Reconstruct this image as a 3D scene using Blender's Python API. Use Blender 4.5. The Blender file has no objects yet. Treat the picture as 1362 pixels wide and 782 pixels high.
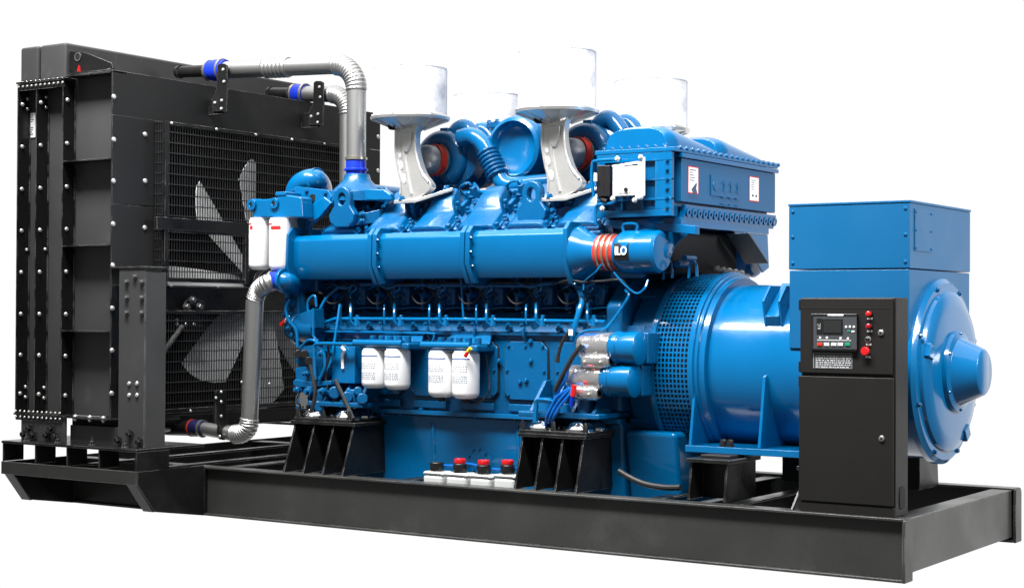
import bpy, bmesh, math, random
from mathutils import Vector, Matrix
random.seed(7)
S = bpy.context.scene
COL = S.collection
R_ = math.radians

# ---------------------------------------------------------------- camera
CAM = Vector((2.81016569, -7.5199208, 1.25267447))
F_PX, CX, CY = 2219.16, 681.0, 391.0
def axes(yaw, pitch, roll):
    fwd = Vector((-math.sin(yaw), math.cos(yaw), 0)); rt = Vector((math.cos(yaw), math.sin(yaw), 0)); up = Vector((0, 0, 1))
    f2 = fwd*math.cos(pitch)+up*math.sin(pitch); u2 = up*math.cos(pitch)-fwd*math.sin(pitch)
    return rt*math.cos(roll)+u2*math.sin(roll), u2*math.cos(roll)-rt*math.sin(roll), f2
RT, UP, FW = axes(R_(33.747), R_(.672), R_(.273))
cd = bpy.data.cameras.new('camera'); cam = bpy.data.objects.new('camera', cd); COL.objects.link(cam)
cd.sensor_width = 36; cd.sensor_fit = 'HORIZONTAL'; cd.lens = F_PX/1362*36
cd.clip_start = .1; cd.clip_end = 400
M = Matrix((RT, UP, -FW)).transposed().to_4x4(); M.translation = CAM
cam.matrix_world = M
S.camera = cam

# ---------------------------------------------------------------- light: a bright white studio
w = bpy.data.worlds.new('World'); S.world = w; w.use_nodes = True
nt = w.node_tree; bg = nt.nodes['Background']
N_ = nt.nodes; tcw = N_.new('ShaderNodeTexCoord'); dp = N_.new('ShaderNodeVectorMath'); dp.operation = 'DOT_PRODUCT'
nt.links.new(tcw.outputs['Generated'], dp.inputs[0]); dp.inputs[1].default_value = (-.62, .78, .0)
mrw = N_.new('ShaderNodeMapRange'); mrw.interpolation_type = 'SMOOTHSTEP'
mrw.inputs[1].default_value = .26; mrw.inputs[2].default_value = .52; mrw.inputs[3].default_value = .19; mrw.inputs[4].default_value = 1.03
nt.links.new(dp.outputs['Value'], mrw.inputs[0])          # white backdrop behind the machine, camera's side dimmed to deepen the shade
nt.links.new(mrw.outputs[0], bg.inputs['Color']); bg.inputs['Strength'].default_value = 1.0
sd = bpy.data.lights.new('ceiling_light', 'SUN'); sd.energy = 2.2; sd.angle = R_(80)
so = bpy.data.objects.new('ceiling_light', sd); COL.objects.link(so); so.location = (0, 0, 8)
def area(name, loc, target, sx, sy, power, col=(1, 1, 1)):
    l = bpy.data.lights.new(name, 'AREA'); l.shape = 'RECTANGLE'; l.size = sx; l.size_y = sy; l.energy = power; l.color = col
    o = bpy.data.objects.new(name, l); COL.objects.link(o); o.location = loc
    o.rotation_euler = (Vector(target)-Vector(loc)).to_track_quat('-Z', 'Y').to_euler()
    return o
area('softbox_front', (-2.4, -2.0, 5.3), (-2.2, .5, 1.2), 6.5, .8, 300).data.spread = R_(75)
area('softbox_end', (5.0, 1.2, 3.6), (-.5, .8, 1), 2.0, 1.6, 75).data.spread = R_(70)
S.view_settings.view_transform = 'Standard'; S.view_settings.look = 'None'
S.view_settings.exposure = 0; S.view_settings.gamma = 1
S.cycles.max_bounces = 6

# ---------------------------------------------------------------- helpers
def W(px, py, **k):
    """point where the sight line through a photo pixel meets the plane x=, y= or z="""
    r = FW + RT*((px-CX)/F_PX) - UP*((py-CY)/F_PX)
    (ax, val), = k.items(); i = 'xyz'.index(ax)
    return CAM + r*((val-CAM[i])/r[i])

MATS = {}
def mat(name, col, rough=.5, metal=0, coat=0, spec=.5, var=.0, vscale=6, bump=0, bscale=60, dirt=None, rvar=0, trans=0, ior=1.45, alpha=1):
    m = bpy.data.materials.new(name); m.use_nodes = True; n = m.node_tree.nodes; L = m.node_tree.links
    b = n['Principled BSDF']; b.inputs['Roughness'].default_value = rough; b.inputs['Metallic'].default_value = metal
    b.inputs['Coat Weight'].default_value = coat; b.inputs['Coat Roughness'].default_value = .08
    b.inputs['Specular IOR Level'].default_value = spec; b.inputs['Base Color'].default_value = (*col, 1)
    b.inputs['Transmission Weight'].default_value = trans; b.inputs['IOR'].default_value = ior; b.inputs['Alpha'].default_value = alpha
    tc = n.new('ShaderNodeTexCoord')
    if var or dirt or rvar:
        no = n.new('ShaderNodeTexNoise'); no.inputs['Scale'].default_value = vscale; no.inputs['Detail'].default_value = 6
        L.new(tc.outputs['Object'], no.inputs['Vector'])
        mx = n.new('ShaderNodeMix'); mx.data_type = 'RGBA'
        lo = tuple(c*(1-var) for c in col); hi = tuple(min(1, c*(1+var)) for c in col)
        mx.inputs[6].default_value = (*lo, 1); mx.inputs[7].default_value = (*hi, 1)
        L.new(no.outputs['Fac'], mx.inputs[0]); out = mx.outputs[2]
        if dirt:
            dc, lo_, hi_, ds = dirt
            n2 = n.new('ShaderNodeTexNoise'); n2.inputs['Scale'].default_value = ds; n2.inputs['Detail'].default_value = 9; n2.inputs['Roughness'].default_value = .7
            L.new(tc.outputs['Object'], n2.inputs['Vector'])
            mr = n.new('ShaderNodeMapRange'); mr.inputs[1].default_value = lo_; mr.inputs[2].default_value = hi_
            L.new(n2.outputs['Fac'], mr.inputs[0])
            m2 = n.new('ShaderNodeMix'); m2.data_type = 'RGBA'; L.new(mr.outputs[0], m2.inputs[0]); L.new(out, m2.inputs[6]); m2.inputs[7].default_value = (*dc, 1)
            out = m2.outputs[2]
        L.new(out, b.inputs['Base Color'])
        if rvar:
            mr = n.new('ShaderNodeMapRange'); mr.inputs[1].default_value = .3; mr.inputs[2].default_value = .7
            mr.inputs[3].default_value = max(.02, rough-rvar); mr.inputs[4].default_value = rough+rvar
            L.new(no.outputs['Fac'], mr.inputs[0]); L.new(mr.outputs[0], b.inputs['Roughness'])
    if bump:
        n3 = n.new('ShaderNodeTexNoise'); n3.inputs['Scale'].default_value = bscale; n3.inputs['Detail'].default_value = 3
        L.new(tc.outputs['Object'], n3.inputs['Vector'])
        bp = n.new('ShaderNodeBump'); bp.inputs['Strength'].default_value = bump; bp.inputs['Distance'].default_value = .01
        L.new(n3.outputs['Fac'], bp.inputs['Height']); L.new(bp.outputs[0], b.inputs['Normal'])
    MATS[name] = m; return m
BLUE = mat('blue_enamel', (.0, .102, .262), .2, coat=.6, spec=.3, var=.1, vscale=4, bump=.04, bscale=35, rvar=.08)
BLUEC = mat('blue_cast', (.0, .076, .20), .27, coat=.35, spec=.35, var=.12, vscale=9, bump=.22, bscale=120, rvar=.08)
BLUES = mat('blue_sheet', (.004, .09, .22), .36, coat=.1, spec=.4, var=.05, vscale=3, bump=.02, bscale=20, rvar=.05)
BLACK = mat('black_enamel', (.010, .010, .010), .30, spec=.4, var=.25, vscale=5, bump=.05, bscale=50, rvar=.1, dirt=((.02, .02, .019), .56, .8, 3))
FRAME = mat('black_frame_lit', (.040, .040, .038), .32, spec=.5, var=.3, vscale=2.5, bump=.06, bscale=40, rvar=.1, dirt=((.075, .075, .072), .55, .8, 1.2))  # black lightened to carry the floor light that the rails reflect
BLACKS = mat('black_sheet_lit', (.058, .058, .058), .45, spec=.4, var=.2, vscale=3, bump=.04, bscale=30, rvar=.08, dirt=((.09, .09, .088), .58, .8, 5))  # lighter copy of the black: light on the side panels is in the colour
CABBLK = mat('black_powder_coat', (.012, .0113, .0107), .45, spec=.35, var=.15, bump=.15, bscale=500)
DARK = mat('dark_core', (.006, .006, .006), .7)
ZINC = mat('zinc_bolt', (.75, .75, .73), .3, metal=.6)
STEEL = mat('brushed_steel', (.42, .42, .41), .4, metal=.9, var=.05, vscale=5)
DSTEEL = mat('dull_steel', (.16, .16, .16), .4, metal=.7)
WIRE = mat('black_wire', (.03, .03, .03), .35, spec=.5)
BLACKM = mat('black_panel_shaded', (.016, .016, .016), .45, spec=.35, var=.2, vscale=3, bump=.04, bscale=30, dirt=((.03, .03, .03), .6, .8, 7))  # darker copy for the fan side, its shade put into the colour
CHROME = mat('chrome', (.8, .8, .8), .08, metal=1)
ALU = mat('cast_aluminium', (.8, .79, .76), .28, metal=.78, var=.08, vscale=10, bump=.22, bscale=22)
GALU = mat('grey_casting', (.28, .28, .29), .45, metal=.6, bump=.2, bscale=80)
CBLUE = mat('blue_cable', (.0, .09, .36), .35)
SILB = mat('blue_silicone', (.006, .03, .45), .35, var=.1)
DSIL = mat('dark_blue_silicone', (.01, .012, .06), .4)
RED = mat('red_rubber', (.5, .03, .015), .4, var=.1)
CLAMP = mat('clamp_steel', (.6, .55, .45), .3, metal=.9)
WHITE = mat('white_enamel', (.8, .8, .8), .25, coat=.3, var=.02)
BATP = mat('grey_translucent_plastic', (.5, .51, .5), .3, var=.15, vscale=14)
WPLAS = mat('white_plastic', (.8, .8, .77), .35, var=.05, vscale=10)
FILT = mat('white_filter_wrap', (.60, .61, .67), .45, var=.03, vscale=5, dirt=((.92, .92, .94), .42, .56, 5))
PALE = mat('pale_seam', (.42, .43, .47), .4)
RUB = mat('black_rubber', (.01, .01, .01), .55)
BPLAS = mat('black_plastic', (.012, .012, .013), .3)
def wear(m, col, r=.0035, lo=.985, hi=.93):
    # paint rubbed to bare grey along the outer edges
    n = m.node_tree.nodes; L = m.node_tree.links; b = n['Principled BSDF']
    bv = n.new('ShaderNodeBevel'); bv.samples = 4; bv.inputs['Radius'].default_value = r; g = n.new('ShaderNodeNewGeometry')
    d = n.new('ShaderNodeVectorMath'); d.operation = 'DOT_PRODUCT'; L.new(bv.outputs[0], d.inputs[0]); L.new(g.outputs['Normal'], d.inputs[1])
    mr = n.new('ShaderNodeMapRange'); mr.inputs[1].default_value = lo; mr.inputs[2].default_value = hi; L.new(d.outputs['Value'], mr.inputs[0])
    tc = n.new('ShaderNodeTexCoord'); no = n.new('ShaderNodeTexNoise'); no.inputs['Scale'].default_value = 9; L.new(tc.outputs['Object'], no.inputs['Vector'])
    m3 = n.new('ShaderNodeMapRange'); m3.inputs[1].default_value = .38; m3.inputs[2].default_value = .55; L.new(no.outputs['Fac'], m3.inputs[0])
    mu = n.new('ShaderNodeMath'); mu.operation = 'MULTIPLY'; L.new(mr.outputs[0], mu.inputs[0]); L.new(m3.outputs[0], mu.inputs[1])
    mx = n.new('ShaderNodeMix'); mx.data_type = 'RGBA'; old = b.inputs['Base Color'].links[0].from_socket
    L.new(mu.outputs[0], mx.inputs[0]); L.new(old, mx.inputs[6]); mx.inputs[7].default_value = (*col, 1); L.new(mx.outputs[2], b.inputs['Base Color'])
wear(BLACK, (.3, .3, .29)); wear(FRAME, (.3, .3, .29), .004); wear(BLACKS, (.3, .3, .29), .003); wear(BLACKM, (.25, .25, .25), .003)
BLADE = mat('pale_fan_blade', (.75, .75, .74), .45, metal=.2, var=.2, vscale=6)
CRED = mat('red_plastic', (.65, .01, .012), .25, coat=.5)
DRED = mat('dark_red_lamp', (.3, .003, .01), .2, coat=.6)
YEL = mat('yellow_plastic', (.7, .5, .03), .4)
INK = mat('dark_ink', (.05, .07, .12), .5)
RINK = mat('red_ink', (.55, .02, .02), .5)
BINK = mat('blue_ink', (.01, .06, .3), .5)
SCREEN = mat('grey_screen', (.02, .021, .021), .15, coat=.5)
SLATE = mat('slate_plastic', (.05, .055, .06), .35)
GREEN = mat('green_button', (.01, .25, .12), .4)
LGREY = mat('light_grey_print', (.55, .55, .55), .5)
GPRINT = mat('grey_print', (.22, .24, .28), .5)
CLEAR = mat('shiny_wrap', (.75, .74, .74), .12, metal=.85, bump=1.0, bscale=14)
FLOORM = mat('white_studio_floor', (.92, .92, .92), .9, spec=.1, var=.01)

WLOC = {}
class MB:
    def __init__(s): s.bm = bmesh.new()
    def _f(s, vs):
        try: s.bm.faces.new(vs)
        except ValueError: pass
    def poly(s, pts, vec):
        a = [s.bm.verts.new(p) for p in pts]; b = [s.bm.verts.new(Vector(p)+Vector(vec)) for p in pts]; n = len(pts)
        s._f(a[::-1]); s._f(b)
        for i in range(n): s._f([a[i], a[(i+1) % n], b[(i+1) % n], b[i]])
        return s
    def box(s, x0, x1, y0, y1, z0, z1):
        return s.poly([(x0, y0, z0), (x1, y0, z0), (x1, y1, z0), (x0, y1, z0)], (0, 0, z1-z0))
    def obox(s, c, u, v, w_, a, b, d):
        c, u, v, w_ = map(Vector, (c, u, v, w_)); u = u.normalized()*a/2; v = v.normalized()*b/2; w_ = w_.normalized()*d/2
        return s.poly([c-u-v-w_, c+u-v-w_, c+u+v-w_, c-u+v-w_], w_*2)
    def lathe(s, o, ax, prof, n=32, ref=None, arc=None):
        o, ax = Vector(o), Vector(ax).normalized()
        e1 = Vector(ref) if ref else (Vector((0, 0, 1)) if abs(ax.z) < .9 else Vector((1, 0, 0)))
        e1 = (e1-ax*e1.dot(ax)).normalized(); e2 = ax.cross(e1); rings = []
        for t, r in prof:
            if r < 1e-6: rings.append([s.bm.verts.new(o+ax*t)])
            else: rings.append([s.bm.verts.new(o+ax*t+(e1*math.cos(2*math.pi*i/n)+e2*math.sin(2*math.pi*i/n))*r) for i in range(n)])
        for A, B in zip(rings, rings[1:]):
            if len(A) == 1 and len(B) == 1: continue
            for i in range(n):
                j = (i+1) % n
                if len(A) == 1: s._f([A[0], B[i], B[j]])
                elif len(B) == 1: s._f([A[i], B[0], A[j]])
                else: s._f([A[i], B[i], B[j], A[j]])
        if len(rings[0]) > 1: s._f(rings[0][:])
        if len(rings[-1]) > 1: s._f(rings[-1][::-1])
        return s
    def cyl(s, a, b, r, r2=None, n=24):
        a, b = Vector(a), Vector(b); return s.lathe(a, b-a, [(0, r), ((b-a).length, r if r2 is None else r2)], n)
    def ring(s, o, ax, r0, r1, h, n=40):
        o, ax = Vector(o), Vector(ax).normalized()
        e1 = Vector((0, 0, 1)) if abs(ax.z) < .9 else Vector((1, 0, 0)); e1 = (e1-ax*e1.dot(ax)).normalized(); e2 = ax.cross(e1)
        q = []
        for t, r in ((0, r0), (0, r1), (h, r1), (h, r0)):
            q.append([s.bm.verts.new(o+ax*t+(e1*math.cos(2*math.pi*i/n)+e2*math.sin(2*math.pi*i/n))*r) for i in range(n)])
        for k in range(4):
            A, B = q[k], q[(k+1) % 4]
            for i in range(n): s._f([A[i], A[(i+1) % n], B[(i+1) % n], B[i]])
        return s
    def tube(s, pts, r, n=10, smooth=0, rf=None):
        P = [Vector(p) for p in pts]
        if smooth and len(P) > 2:
            Q = []
            E = [P[0]*2-P[1]]+P+[P[-1]*2-P[-2]]
            for i in range(1, len(E)-2):
                for k in range(smooth):
                    t = k/smooth; a, b, c, d = E[i-1], E[i], E[i+1], E[i+2]
                    Q.append(.5*((2*b)+(c-a)*t+(2*a-5*b+4*c-d)*t*t+(3*b-a-3*c+d)*t**3))
            Q.append(P[-1]); P = Q
        T = [((P[min(i+1, len(P)-1)]-P[max(i-1, 0)])).normalized() for i in range(len(P))]
        u = T[0].orthogonal().normalized(); rings = []
        for i, p in enumerate(P):
            u = (u-T[i]*u.dot(T[i])).normalized(); v = T[i].cross(u)
            rr = r if rf is None else rf(i/(len(P)-1))
            rings.append([s.bm.verts.new(p+(u*math.cos(2*math.pi*k/n)+v*math.sin(2*math.pi*k/n))*rr) for k in range(n)])
        for A, B in zip(rings, rings[1:]):
            for k in range(n): s._f([A[k], A[(k+1) % n], B[(k+1) % n], B[k]])
        s._f(rings[0][::-1]); s._f(rings[-1]); return s
    def hexb(s, p, ax, r=.012, h=.012):
        ax = Vector(ax).normalized(); p = Vector(p)
        s.lathe(p, ax, [(0, r*1.35), (h*.25, r*1.35)], 12); s.lathe(p+ax*h*.25, ax, [(0, r), (h*.75, r), (h, r*.8)], 6); return s
    def ball(s, c, r, sc=(1, 1, 1), n=16, m=10):
        c = Vector(c); rings = []
        for j in range(m+1):
            t = math.pi*j/m
            if j in (0, m): rings.append([s.bm.verts.new(c+Vector((0, 0, r*sc[2]*math.cos(t))))])
            else: rings.append([s.bm.verts.new(c+Vector((r*sc[0]*math.sin(t)*math.cos(2*math.pi*i/n), r*sc[1]*math.sin(t)*math.sin(2*math.pi*i/n), r*sc[2]*math.cos(t)))) for i in range(n)])
        for A, B in zip(rings, rings[1:]):
            for i in range(n):
                j = (i+1) % n
                if len(A) == 1: s._f([A[0], B[i], B[j]])
                elif len(B) == 1: s._f([A[i], B[0], A[j]])
                else: s._f([A[i], B[i], B[j], A[j]])
        return s
    def build(s, name, m, parent=None, bevel=0, seg=2, ang=35, label=None, kind=None):
        bm = s.bm; bmesh.ops.recalc_face_normals(bm, faces=bm.faces[:])
        vs = [v.co for v in bm.verts]
        c = Vector([(min(v[i] for v in vs)+max(v[i] for v in vs))/2 for i in range(3)])
        if parent is None: c.z = min(v.z for v in vs)
        for v in bm.verts: v.co -= c
        me = bpy.data.meshes.new(name); bm.to_mesh(me); bm.free()
        me.materials.append(m); me.shade_smooth(); me.set_sharp_from_angle(angle=R_(ang))
        o = bpy.data.objects.new(name, me); COL.objects.link(o); place(o, c, parent)
        if bevel:
            b = o.modifiers.new('bevel', 'BEVEL'); b.width = bevel; b.segments = seg; b.limit_method = 'ANGLE'; b.angle_limit = R_(32); b.harden_normals = True
        if label: o['label'] = label
        if kind: o['kind'] = kind
        return o
def place(o, c, parent=None):
    WLOC[o.name] = Vector(c); o.parent = parent
    o.location = Vector(c)-(WLOC[parent.name] if parent else Vector())
def thing(name, label, cat, loc, group=None):
    o = bpy.data.objects.new(name, None); COL.objects.link(o); o.empty_display_size = .2; place(o, Vector(loc))
    o['label'] = label; o['category'] = cat
    if group: o['group'] = group
    return o
def tag(o, label, cat, group=None):
    o['label'] = label; o['category'] = cat
    if group: o['group'] = group
    return o
def dup(src, d, parent=None):
    o = src.copy(); COL.objects.link(o); place(o, WLOC[src.name]+Vector(d), parent if parent else src.parent)
    for ch in list(src.children): dup(ch, d, o)
    return o
def link(me, name, parent, c, rot=None):
    o = bpy.data.objects.new(name, me); COL.objects.link(o); place(o, c, parent)
    if rot is not None: o.rotation_euler = rot
    return o
_bolt = {}
def bolts(parent, pts, ax, r=.012, h=.012, m=None, name='bolt', dome=False):
    """bolt heads, each an object of its own sharing one mesh"""
    m = m or BLUEC; key = (round(r, 4), round(h, 4), m.name, dome)
    if key not in _bolt:
        q = MB()
        if dome: q.lathe((0, 0, 0), (0, 0, 1), [(0, r), (h*.4, r), (h*.8, r*.7), (h, 0)], 14)
        else: q.hexb((0, 0, 0), (0, 0, 1), r, h)
        bm = q.bm; bmesh.ops.recalc_face_normals(bm, faces=bm.faces[:]); me = bpy.data.meshes.new(name); bm.to_mesh(me); bm.free(); me.materials.append(m)
        me.shade_smooth(); me.set_sharp_from_angle(angle=R_(35)); _bolt[key] = me
    rot = Vector(ax).to_track_quat('Z', 'Y').to_euler()
    for p in pts: link(_bolt[key], name, parent, Vector(p), rot)
def text(s, m, parent, c, size, u, v, name='lettering', ext=.001, align='CENTER', sx=1, bold=0):
    cu = bpy.data.curves.new('t', 'FONT'); cu.body = s; cu.size = size; cu.extrude = ext; cu.align_x = align; cu.align_y = 'CENTER'; cu.offset = bold
    t = bpy.data.objects.new('t', cu); COL.objects.link(t); dg = bpy.context.evaluated_depsgraph_get(); dg.update()
    me = bpy.data.meshes.new_from_object(t.evaluated_get(dg)); bpy.data.objects.remove(t)
    me.materials.clear(); me.materials.append(m)
    u, v = Vector(u).normalized(), Vector(v).normalized(); n = u.cross(v)
    Mx = Matrix((u*sx, v, n)).transposed()
    for q in me.vertices: q.co = Mx @ q.co
    return link(me, name, parent, Vector(c))

# ---------------------------------------------------------------- setting
# (the photograph shows no floor: the machine stands free on seamless white)

X, Y, Z = Vector((1, 0, 0)), Vector((0, 1, 0)), Vector((0, 0, 1))
# ================================================================ SKID FRAME
skid = thing('skid_frame', 'long black welded steel base frame carrying engine, radiator and generator', 'base frame', (-2.5, .9, 0))
WID = 1.8
def rail(y_out, d):
    m = MB(); x0, x1 = -5.67, -.012
    m.box(x0, x1, *sorted((y_out, y_out+d*.1)), 0, .014)
    m.box(x0, x1, *sorted((y_out, y_out+d*.1)), .286, .3)
    m.box(x0, x1, *sorted((y_out+d*.03, y_out+d*.042)), .014, .286)
    return m
rail(0, 1).build('side_rail', FRAME, skid, .004)
rail(WID, -1).build('side_rail', FRAME, skid, .004)
# flush web on the left part of the front rail
MB().box(-5.0, -4.5, .004, .0295, .0145, .2855).build('web_plate', FRAME, skid, .002)
# rail end plates
for y0 in (-.004, WID-.1):
    m = MB(); z1 = .302; r = .03
    pts = [(-.012, y0, .0), (-.012, y0+.104, 0), (-.012, y0+.104, z1-r), (-.012, y0+.104-r*.3, z1-r*.3), (-.012, y0+.104-r, z1), (-.012, y0+r, z1), (-.012, y0+r*.3, z1-r*.3), (-.012, y0, z1-r)]
    m.poly(pts, (.016, 0, 0)).build('end_plate', FRAME, skid, .003)
MB().box(-.1, -.02, .1, WID-.1, .03, .292).box(-.13, -.02, .1, WID-.1, .284, .2925).build('end_beam', FRAME, skid, .004)
for x in (-4.47, -3.1, -1.45, -1.0):
    m = MB().box(x-.045, x+.045, .1, WID-.1, .275, .285).box(x-.006, x+.006, .1, WID-.1, .03, .275); m.build('cross_member', BLACK, skid, .003)
# outrigger frame under the radiator
m = MB()
for x in (-4.505, -5.68):
    for sgn in (0, 1):
        f = (lambda y: y) if not sgn else (lambda y: WID-y)
        pts = [(x, f(-.555), .31), (x, f(-.555), .235), (x, f(-.41), .06), (x, f(-.003), .0), (x, f(-.003), .31)]
        MB().poly(pts, (.016, 0, 0)).build('outrigger_plate', BLACK, skid, .003)
        q = MB(); a = Vector((x-.0, f(-.56), .24)); b = Vector((x, f(-.415), .058))
        q.poly([a, b, b+Vector((0, f(0)-f(-.012), 0)), a+Vector((0, f(0)-f(-.012), 0))], (-.085 if x > -5 else .085, 0, 0)).build('outrigger_flange', FRAME, skid, .002)
for sgn in (0, 1):
    ys = (-.57, -.556) if not sgn else (WID+.556, WID+.57)
    MB().box(-5.69, -4.489, *ys, .232, .311).build('outrigger_beam', FRAME, skid, .003)
    yt = (-.57, .0) if not sgn else (WID, WID+.57)
    MB().box(-5.69, -4.489, *yt, .425, .441).build('outrigger_top_plate', BLACK, skid, .003)
    xs = [(-5.528, -5.545)]
    for a in (-5.69, -5.389, -5.103, -4.822):
        MB().box(a, a+.010, *((-.56, -.40) if not sgn else (WID+.40, WID+.56)), .311, .425).build('spacer_plate', BLACK, skid, .002)
    MB().box(-4.505, -4.489, *((-.565, -.3) if not sgn else (WID+.3, WID+.565)), .311, .425).build('outrigger_plate', BLACK, skid, .003)
MB().box(-5.69, -5.67, -.003, WID+.003, .0, .31).build('end_beam', FRAME, skid, .003)
for x in (-5.05, -4.53): MB().box(x-.03, x+.03, -.42, WID+.42, .3105, .322).build('cross_member', BLACK, skid, .003)
# welded joint line in the front rail and scratches of bright weld
MB().box(-4.503, -4.489, -.003, .03, .016, .284).build('stiffener', BLACK, skid, .003)

# pedestals
def pedestal(x0, w_, y0b, y0t, yb, ztop, bays, mir=False):
    f = (lambda y: y) if not mir else (lambda y: WID-y)
    t = .012
    p = MB()
    p.box(x0-.015, x0+w_+.02, *sorted((f(y0t-.02), f(yb+.02))), ztop-.02, ztop)
    pd = p.build('pedestal', BLACK, skid, .003)
    for i in range(bays+1):
        x = x0 + (w_-t)*i/bays
        MB().poly([(x, f(y0b), .3005), (x, f(yb), .3005), (x, f(yb), ztop-.021), (x, f(y0t), ztop-.021)], (t, 0, 0)).build('rib_plate', BLACK, pd, .002)
    MB().poly([(x0+t, f(y0t+.12), .3005), (x0+w_-t, f(y0t+.12), .3005), (x0+w_-t, f(y0t+.12), ztop-.022), (x0+t, f(y0t+.12), ztop-.022)], (0, f(yb-.01)-f(y0t+.12), 0)).build('core_block', BLACK, pd)
    return pd
for mir in (False, True):
    pedestal(-3.865, .46, .015, .12, .55, .607, 3, mir)
    pedestal(-2.225, .40, .04, .12, .55, .602, 3, mir)
    pd = pedestal(-1.215, .215, .14, .17, .5, .512, 1, mir)
    pedestal(-.62, .22, .2, .22, .5, .50, 1, mir)
# gusset beside the cabinet
MB().poly([(-.6, .05, .301), (-.6, .2, .301), (-.585, .19, .45), (-.585, .17, .45)], (.01, 0, 0)).build('gusset', BLACK, skid, .001)

# ================================================================ RADIATOR
rad = thing('radiator', 'tall black radiator with caged pale fan at the left end of the base', 'radiator', (-5.2, .86, .44))
YN, YF = -.45, 2.17; XF, XB = -4.84, -5.705; ZB, ZT = .605, 2.722
core = MB().box(XB+.01, XF-.16, YN+.12, YF-.12, ZB, ZT-.02).build('core', DARK, rad)
# side panels, both sides
for sgn in (0, 1):
    f = (lambda y: y) if not sgn else (lambda y: YN+YF-y)
    def bx(a, b, y0, y1, z0, z1): return (a, b, *sorted((f(y0), f(y1))), z0, z1)
    sp = MB().box(*bx(XB, XF-.012, YN+.1, YN+.118, ZB, ZT-.004)).build('side_panel', BLACKS, rad, .002)
    for x, dd in ((XB, 0), (-5.53, .0), (-5.285, .0)):
        fb = MB().box(*bx(x-.004, x+.004, YN, YN+.1, ZB, ZT-.03)).box(*bx(x+.0045, x+.012, YN+.092, YN+.1, ZB, ZT-.03)).build('side_flange', BLACK, rad, .001)
        if not sgn:
            hs = [z for z in (2.57, 2.3, 2.03, 1.765, 1.5, 1.235, .975, .73)]
            bolts(rad, [(x+.005, YN+.032, z) for z in hs], X, .0135, .013, ZINC, dome=True)
    if not sgn:
        bolts(rad, [(-5.5255, YN+.075, z) for z in (2.61, 2.545, 1.645, .77, .705)], X, .011, .01, ZINC, dome=True)
        bolts(rad, [(XB+.005, YN+.075, z) for z in (2.61, 2.545, 1.645, .77, .705)], X, .011, .01, ZINC, dome=True)
    for z in (2.18, 1.654, 1.128): MB().box(*bx(-5.28, XF-.012, YN, YN+.1, z, z+.008)).build('shelf_flange', BLACK, rad, .001)
    # top and bottom edge flanges with rows of small screws
    MB().box(*bx(-5.268, XF, YN-.0, YN+.11, ZT-.014, ZT-.004)).build('edge_flange', BLACK, rad, .001); MB().box(*bx(-5.268, XF, YN, YN+.11, ZB-.012, ZB-.002)).build('edge_flange', BLACK, rad, .001)
    MB().box(*bx(XB-.012, -5.27, YN-.005, YN+.1, ZB-.008, ZB+.004)).build('edge_flange', BLACK, rad, .001)
    q = MB().box(*bx(XB-.012, -5.27, YN-.005, YN+.1, ZT-.026, ZT-.014))
    ef = q.build('edge_flange', BLACK, rad, .001)
    if not sgn:
        for i in range(11):
            x = XB+.01+i*.041
            bolts(ef, [(x, YN+.03, ZT-.014)], Z, .008, .009, ZINC, name='screw', dome=True)
            bolts(ef, [(x, YN+.0, ZT-.045), (x, YN-.002, ZB+.016), (x, YN+.0, ZB-.02)], -Y, .008, .009, ZINC, name='screw', dome=True)
        for x in (-5.17, -5.04, -4.92):
            bolts(ef, [(x, YN+.02, ZB-.002)], Z, .015, .014, ZINC, dome=True); bolts(ef, [(x, YN+.02, ZB-.012)], -Z, .012, .02, ZINC, dome=True)
        MB().box(XB, -5.275, YN+.003, YN+.008, ZT-.07, ZT-.027).box(XB, -5.275, YN+.003, YN+.008, ZB-.04, ZB-.009).build('edge_strip', BLACK, rad)
    # feet
    MB().box(*bx(-5.66, -5.25, YN+.01, YN+.025, .4415, ZB-.009)).build('foot_plate', BLACKS, rad, .002)
    MB().box(*bx(-5.25, -4.80, YN+.05, YN+.06, .4415, .548)).build('foot_plate', BLACKS, rad, .002)
    MB().box(*bx(-5.30, -4.77, YN+.11, YN+.12, .4415, ZB-.013)).build('foot_panel', DARK, rad)
    # corner post (angle)
    ps = MB().box(*bx(-4.765, -4.547, YN-.005, YN+.006, .4415, 1.512)).box(*bx(-4.547, -4.537, YN-.005, YN+.16, .4415, 1.49)).build('post', BLACKS, rad, .002)
    MB().box(*bx(-4.84, -4.53, YN-.012, YN+.16, 1.513, 1.524)).build('post_cap', BLACK, rad, .002)
    if not sgn:
        bolts(ps, [W(a, b, y=YN-.006) for a, b in ((169, 375), (180, 368), (189, 375), (169, 396), (189, 396), (169, 416), (189, 416))], -Y, .014, .016, DSTEEL)
        bolts(ps, [W(a, b, y=YN-.006) for a, b in ((172, 510), (182.5, 510), (172, 525.5), (182.5, 525.5))], -Y, .013, .012, ZINC, dome=True)
        bolts(rad, [W(a, b, y=YN-.0) for a, b in ((40, 569), (33, 577), (45, 578), (69, 569.5), (63, 578.5), (75, 580))], -Y, .02, .024, BLACK)
        bolts(ps, [W(a, b, y=YN-.006) for a, b in ((173.5, 577), (158, 585), (186, 587))], -Y, .02, .024, BLACK)
        for a in (36, 77, 123, 166):
            c = W(a, 586.5, z=.441); c = W(a, 586, y=-.5); c.z = .441
            q = MB().lathe(c, Z, [(0, .022), (.006, .022), (.006, .015), (.025, .015), (.026, .008), (.05, .008)], 8).build('anchor_bolt', BLACK, rad)
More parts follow.
